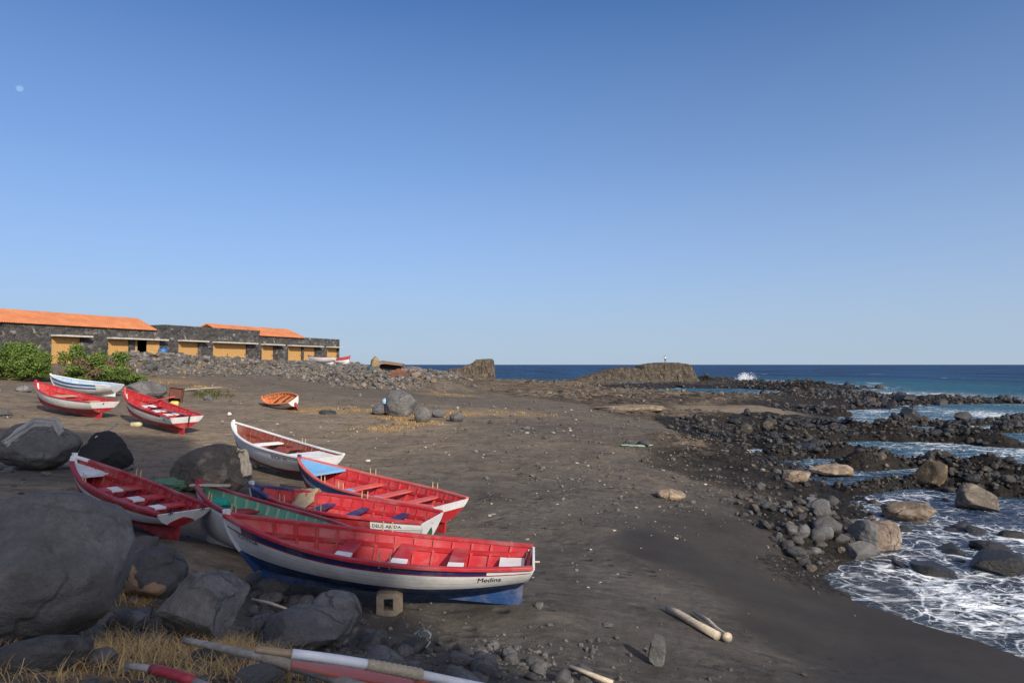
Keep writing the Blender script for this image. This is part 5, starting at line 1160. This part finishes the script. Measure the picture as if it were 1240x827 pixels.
p = G(165, 517, .09); m = MB(); d = np.array([.9, .25, 0]); m.tube([p - d * .22, p - d * .2, p + d * .12, p + d * .2, p + d * .24], [.05, .10, .11, .08, .03], 12); m.build('jug', plain((.48, .42, .26), .55, 'tan_plastic', 6, .3), None, True, label='tan plastic jug on the sand below the boat with the broken oar', cat='jug')
a, c = G(224, 474, .1), G(268, 471, .1); MB().tube([a, (a + c) / 2, c], [.12, .14, .1], 4, flat=.4).build('plank', M_PALEWOOD, None, False, label='pale plank on the ground right of the rusty cabinet', cat='plank')
bpy.ops.mesh.primitive_torus_add(major_radius=.36, minor_radius=.12, major_segments=28, minor_segments=10); ty = bpy.context.object; ty.name = 'tyre'; ty.data.name = 'tyre'; ty.data.materials.append(plain((.03, .03, .03), .8, 'old_rubber')); p = G(397, 501, .06); ty.location = p; ty.rotation_euler = (.06, .1, 0)
ty['label'] = 'old black tyre lying flat on the sand right of the orange boat'; ty['category'] = 'tyre'
for f_ in ty.data.polygons: f_.use_smooth = True
p = G(278, 504, .06); heap('float', 'small pale float alone on the sand above the white boat', 'float', 0, 0, .22, .2, .18, plain((.6, .58, .52), .6, 'pale_foam'), 203, p)
p = G(217, 702, .05); m = MB(); m.tube([p + [-.09, .03, 0], p + [-.08, .026, .005], p + [.06, -.02, .02], p + [.08, -.03, .02]], [.025, .033, .033, .02], 12); m.build('can', plain((.75, .76, .78), .35, 'white_can'), None, True, label='white can lying behind the tan patched boulder', cat='can')
a, c = G(305, 738, .12), G(347, 748, .1); MB().tube([a, (a + c) / 2 + [0, 0, .01], c], [.012, .02, .014], 6).build('stick', M_PALEWOOD, None, True, label='pale stick on the cobbles below the blue hull', cat='stick')
a, c = G(690, 822, .1), G(742, 838, .08); MB().tube([a, c], [.018, .026], 7).build('stick', M_PALEWOOD, None, True, label='brown stick among the cobbles at the bottom, right of the oars', cat='stick')
a, c = G(648, 690, .02), G(652, 690.5, .02); MB().tube([on_boat('A', 0.0, -.2, -.1), on_boat('A', -.035, -.2, -.09)], [.012, .012], 6).build('stern_pin', M_PALEWOOD, None, True, label='wooden pin sticking out of the blue-bottomed boat at its stern', cat='pin')
p = G(310, 566); m = MB(); m.box(p + [.2, .1, .12], (.42, .3, .05), None, 0).box(p + [.0, .1, .06], (.05, .3, .14)).box(p + [.38, .1, .05], (.05, .3, .12)); m.build('crate_piece', plain((.45, .30, .14), .8, 'old_crate'), None, False, label='broken tan crate beside the white boat, right of the brown boulder', cat='crate')
p = G(445, 559); heap('foam_scrap', 'scrap of white foam on the sand behind the light blue deck', 'scrap', 0, 0, .2, .16, .1, plain((.5, .48, .42), .8, 'white_foam'), 204, p)
q = on_boat('A', .43, .25, -.20); m = MB(); m.tube([q, q + [0, 0, .05], q + [0, 0, .10]], [.13, .14, .02], 14); m.build('bowl', plain((.75, .73, .70), .5, 'white_bowl'), None, True, label='white bowl inside the blue-bottomed boat', cat='bowl')
a = G(752, 541, .05); c = G(789, 541, .05); drape('net', 'thin strip of green and white net on the sand in mid beach', 'net', [a, a * .6 + c * .4, c], .16, plain((.25, .38, .30), .9, 'pale_net', 20, .5), .03, 16, (0, 1, 0), .15)
# scraps of litter and broken shell on the sand
rg = np.random.default_rng(77); LM = [plain((.46, .43, .37), .8, 'bleached_scrap'), plain((.40, .34, .26), .8, 'tan_scrap'), M_PALEWOOD]
lmesh = []
for k in range(6): m = MB(); m.box((0, 0, 0), (.12, .05 + .02 * k, .02 + .01 * (k % 3)), None, 0, .012); lmesh.append(m.mesh('scrap', [LM[k % 3]], False))
P = np.concatenate([sample_poly([(570,540),(880,540),(900,600),(820,660),(700,720),(620,690),(590,620)], 65, rg), sample_poly([(250,505),(560,520),(600,560),(420,540),(300,520)], 30, rg), sample_poly([(600,490),(800,500),(760,530),(620,530)], 30, rg)])
for q in P:
    o = link('scrap', lmesh[int(rg.integers(6))], None, 'small pale scrap of driftwood or litter on the dark sand', 'scrap', 'scraps on the sand'); s_ = (.22 + .5 * rg.random() ** 3) * min(1.6, q[1] / 15); o.scale = (s_ * 1.1, s_, s_); o.location = q + [0, 0, .012]; o.rotation_euler = (rg.normal() * .2, rg.normal() * .2, rg.random() * 6)
# wreck on the mound
p0 = aty(470, 452, 71); z0 = gz(p0[0], p0[1]); wr = empty('rusty_wreck', Matrix.Translation((p0[0], p0[1], z0 - .1)), 'wrecked rusty machine with a broken slab on top of the rubble mound', 'wreck'); k = 71 / FPX
def wp(px, py, dy=0): q = aty(px, py, 71 + dy); return (q[0] - p0[0], dy, q[2] - z0 + .1)
a, c = wp(484, 454), wp(454, 444); m = MB()
V = [wp(474,461,-1.5), wp(473,451,-1.5), wp(482,446,-1.4), wp(492,450,-1.5), wp(496,459,-1.5), wp(488,463,-1.5)]; V2 = [(x, y + .25, z) for x, y, z in V]; m.add(V + V2, [(0,1,2,3,4,5), tuple(range(11, 5, -1))] + [(i, i + 6, (i + 1) % 6 + 6, (i + 1) % 6) for i in range(6)]); m.build('rust_plate', M_RUST, wr)
V = [wp(459,437.5,.1), wp(487,441.5,.1), wp(487,443,.1), wp(460,440,.1)]; V2 = [(x, y + 1.6, z + .1) for x, y, z in V]; m = MB(); m.add(V + V2, [(0,1,2,3), (7,6,5,4), (0,4,5,1), (1,5,6,2), (2,6,7,3), (3,7,4,0)]); m.build('slab', plain((.26, .15, .09), .9, 'rusty_slab', 4, .4), wr)
V, Fs = rock_shape(410, 4, cuts=7, amp=.3); m = MB(); c = np.array(wp(454, 440.5, .4)); m.add(V * [1.0, 1.0, 1.5] + c, [tuple(f) for f in Fs]); m.build('engine_block', plain((.26, .19, .10), .9, 'ochre_rust', 5, .5), wr)
m = MB(); c = np.array(wp(472, 447, 1.1)); m.box(c, (1.9, .5, 1.1)); m.build('dark_hollow', M_DARK, wr); m = MB(); m.tube([wp(453,437,.3), wp(453.5,432,.35), wp(455,431.5,.4)], [.1, .08, .05], 6); m.build('pipe', M_RUST, wr)  # near-black box stands in for the shaded hollow under the slab
m = MB(); V, Fs = rock_shape(411, 3, cuts=5); m.add(V * [1.0, .6, 1.0] + np.array(wp(450, 449, 0)), [tuple(f) for f in Fs]); m.build('side_panel', plain((.05, .08, .08), .8, 'dark_teal_panel'), wr)

# ------------------------------------------------------------------ person on the headland
def person():
    Y = 180; q = aty(805.5, 440.6, Y); bt = BVHTree.FromPolygons([v.co for v in hl.data.vertices], [p_.vertices for p_ in hl.data.polygons]); hit = bt.ray_cast(Vector((q[0], Y, 30)), Vector((0, 0, -1))); z = hit[0].z if hit[0] else q[2]
    root = empty('person', Matrix.Translation((q[0], Y, z)), 'person in a white top and dark shorts standing on the headland', 'person'); Hh = 1.85; k = Hh / 1.75
    J = [(0,0,.95,.13),(0,0,1.15,.125),(0,0,1.38,.15),(0,0,1.50,.06),(0,.0,1.58,.085),(0,-.01,1.68,.095),(0,0,1.76,.05),
         (.10,0,.90,.09),(.12,.01,.50,.062),(.13,0,.08,.042),(.13,-.13,.03,.035),(-.10,0,.90,.09),(-.12,.0,.50,.062),(-.14,.03,.08,.042),(-.14,-.10,.03,.035),
         (.19,0,1.42,.06),(.27,0,1.15,.044),(.25,-.08,.92,.034),(.25,-.10,.84,.03),(-.19,0,1.42,.06),(-.34,-.02,1.25,.044),(-.48,-.1,1.38,.034),(-.54,-.12,1.43,.03)]
    E = [(0,1),(1,2),(2,3),(3,4),(4,5),(5,6),(0,7),(7,8),(8,9),(9,10),(0,11),(11,12),(12,13),(13,14),(2,15),(15,16),(16,17),(17,18),(2,19),(19,20),(20,21),(21,22)]
    def skin(nm, idx, edges, grow, mat, par):
        me = bpy.data.meshes.new(nm); mp = {a: i for i, a in enumerate(idx)}; me.from_pydata([tuple(c * k for c in J[a][:3]) for a in idx], [(mp[a], mp[b]) for a, b in edges], [])
        o = bpy.data.objects.new(nm, me); COL.objects.link(o); o.modifiers.new('s', 'SKIN'); 
        for i, a in enumerate(idx): me.skin_vertices[0].data[i].radius = ((J[a][3] + grow) * k,) * 2; me.skin_vertices[0].data[i].use_root = (i == 0)
        sb = o.modifiers.new('b', 'SUBSURF'); sb.levels = sb.render_levels = 1
        m2 = bpy.data.meshes.new_from_object(o.evaluated_get(bpy.context.evaluated_depsgraph_get())); bpy.data.objects.remove(o); m2.materials.clear(); m2.materials.append(mat); m2.name = nm
        link(nm, m2, par)
    skin('body', list(range(len(J))), E, 0, plain((.10, .06, .04), .6, 'brown_skin'), root)
    skin('shirt', [1, 2, 15, 19, 16, 0], [(0, 1), (1, 2), (2, 15), (15, 16), (2, 19)], .022, plain((.75, .75, .74), .8, 'white_shirt'), root)
    skin('shorts', [0, 7, 8, 11, 12], [(0, 7), (7, 8), (0, 11), (11, 12)], .02, plain((.02, .02, .03), .8, 'dark_shorts'), root)
    V, Fs = ICO[3]; m = MB(); m.add(V * [.10, .11, .08] * k + np.array([0, .02, 1.72]) * k, [tuple(f) for f in Fs]); m.build('hair', plain((.01, .01, .01), .9, 'black_hair'), root, True)
person()
# ------------------------------------------------------------------ spray and moon
rg = np.random.default_rng(9); Y = 150; P = []; Z = []
for px, py, sx, sy, n in [(892,466,8,1.6,2200),(895,463,4.5,2.6,2000),(898,459.5,3.4,3.6,1300),(902,456,4.2,3.4,500),(909,459,5.5,4.4,500),(886,466,6,1.2,900)]:
    for _ in range(n):
        a, b = rg.normal(px, sx * .6), rg.normal(py, sy * .7)
        if b < 467: P.append(aty(a, b, Y + rg.normal() * .8))
V0 = np.array([(1, 0, 0), (-1, 0, 0), (0, 1, 0), (0, -1, 0), (0, 0, 1), (0, 0, -1)], float); F0 = np.array([(0,2,4),(2,1,4),(1,3,4),(3,0,4),(2,0,5),(1,2,5),(3,1,5),(0,3,5)])
P = np.array(P); s_ = .028 + .06 * rg.random(len(P)) ** 2
V = (V0[None] * s_[:, None, None] + P[:, None]).reshape(-1, 3); Fs = (F0[None] + (np.arange(len(P)) * 6)[:, None, None]).reshape(-1, 3)
t = NT('white_spray'); link('wave_spray', mesh_np('wave_spray', V, Fs, [t.done((.85, .88, .90), .6)]), kind='stuff')
D = 40000.0; q = ray(23, 105.5); q = q / np.linalg.norm(q) * D; V, Fs = ICO[5]
t = NT('moon_glow'); nrm = t.n('ShaderNodeVectorMath', {0: t.co()}, operation='NORMALIZE').outputs[0]; dp = t.n('ShaderNodeVectorMath', {0: nrm, 1: (.55, -.45, -.70)}, operation='DOT_PRODUCT').outputs['Value']
lit = t.ramp(dp, [(.60, 0.), (.86, 1.)])  # sunlit part of the moon painted as a fixed glow, the rest left clear
ad = t.n('ShaderNodeAddShader', {0: t.n('ShaderNodeBsdfTransparent').outputs[0], 1: t.n('ShaderNodeEmission', {'Color': (.75, .85, 1, 1), 'Strength': t.math('MULTIPLY', lit, .15)}).outputs[0]})
t.t.links.new(ad.outputs[0], t.out.inputs[0])
mo = link('moon', mesh_np('moon', V * (4.4 / FPX * D), Fs, [t.m]), None, 'faint pale half moon high in the upper left sky', 'moon'); mo.location = Vector(q) + Vector((0, 0, CAM_H))
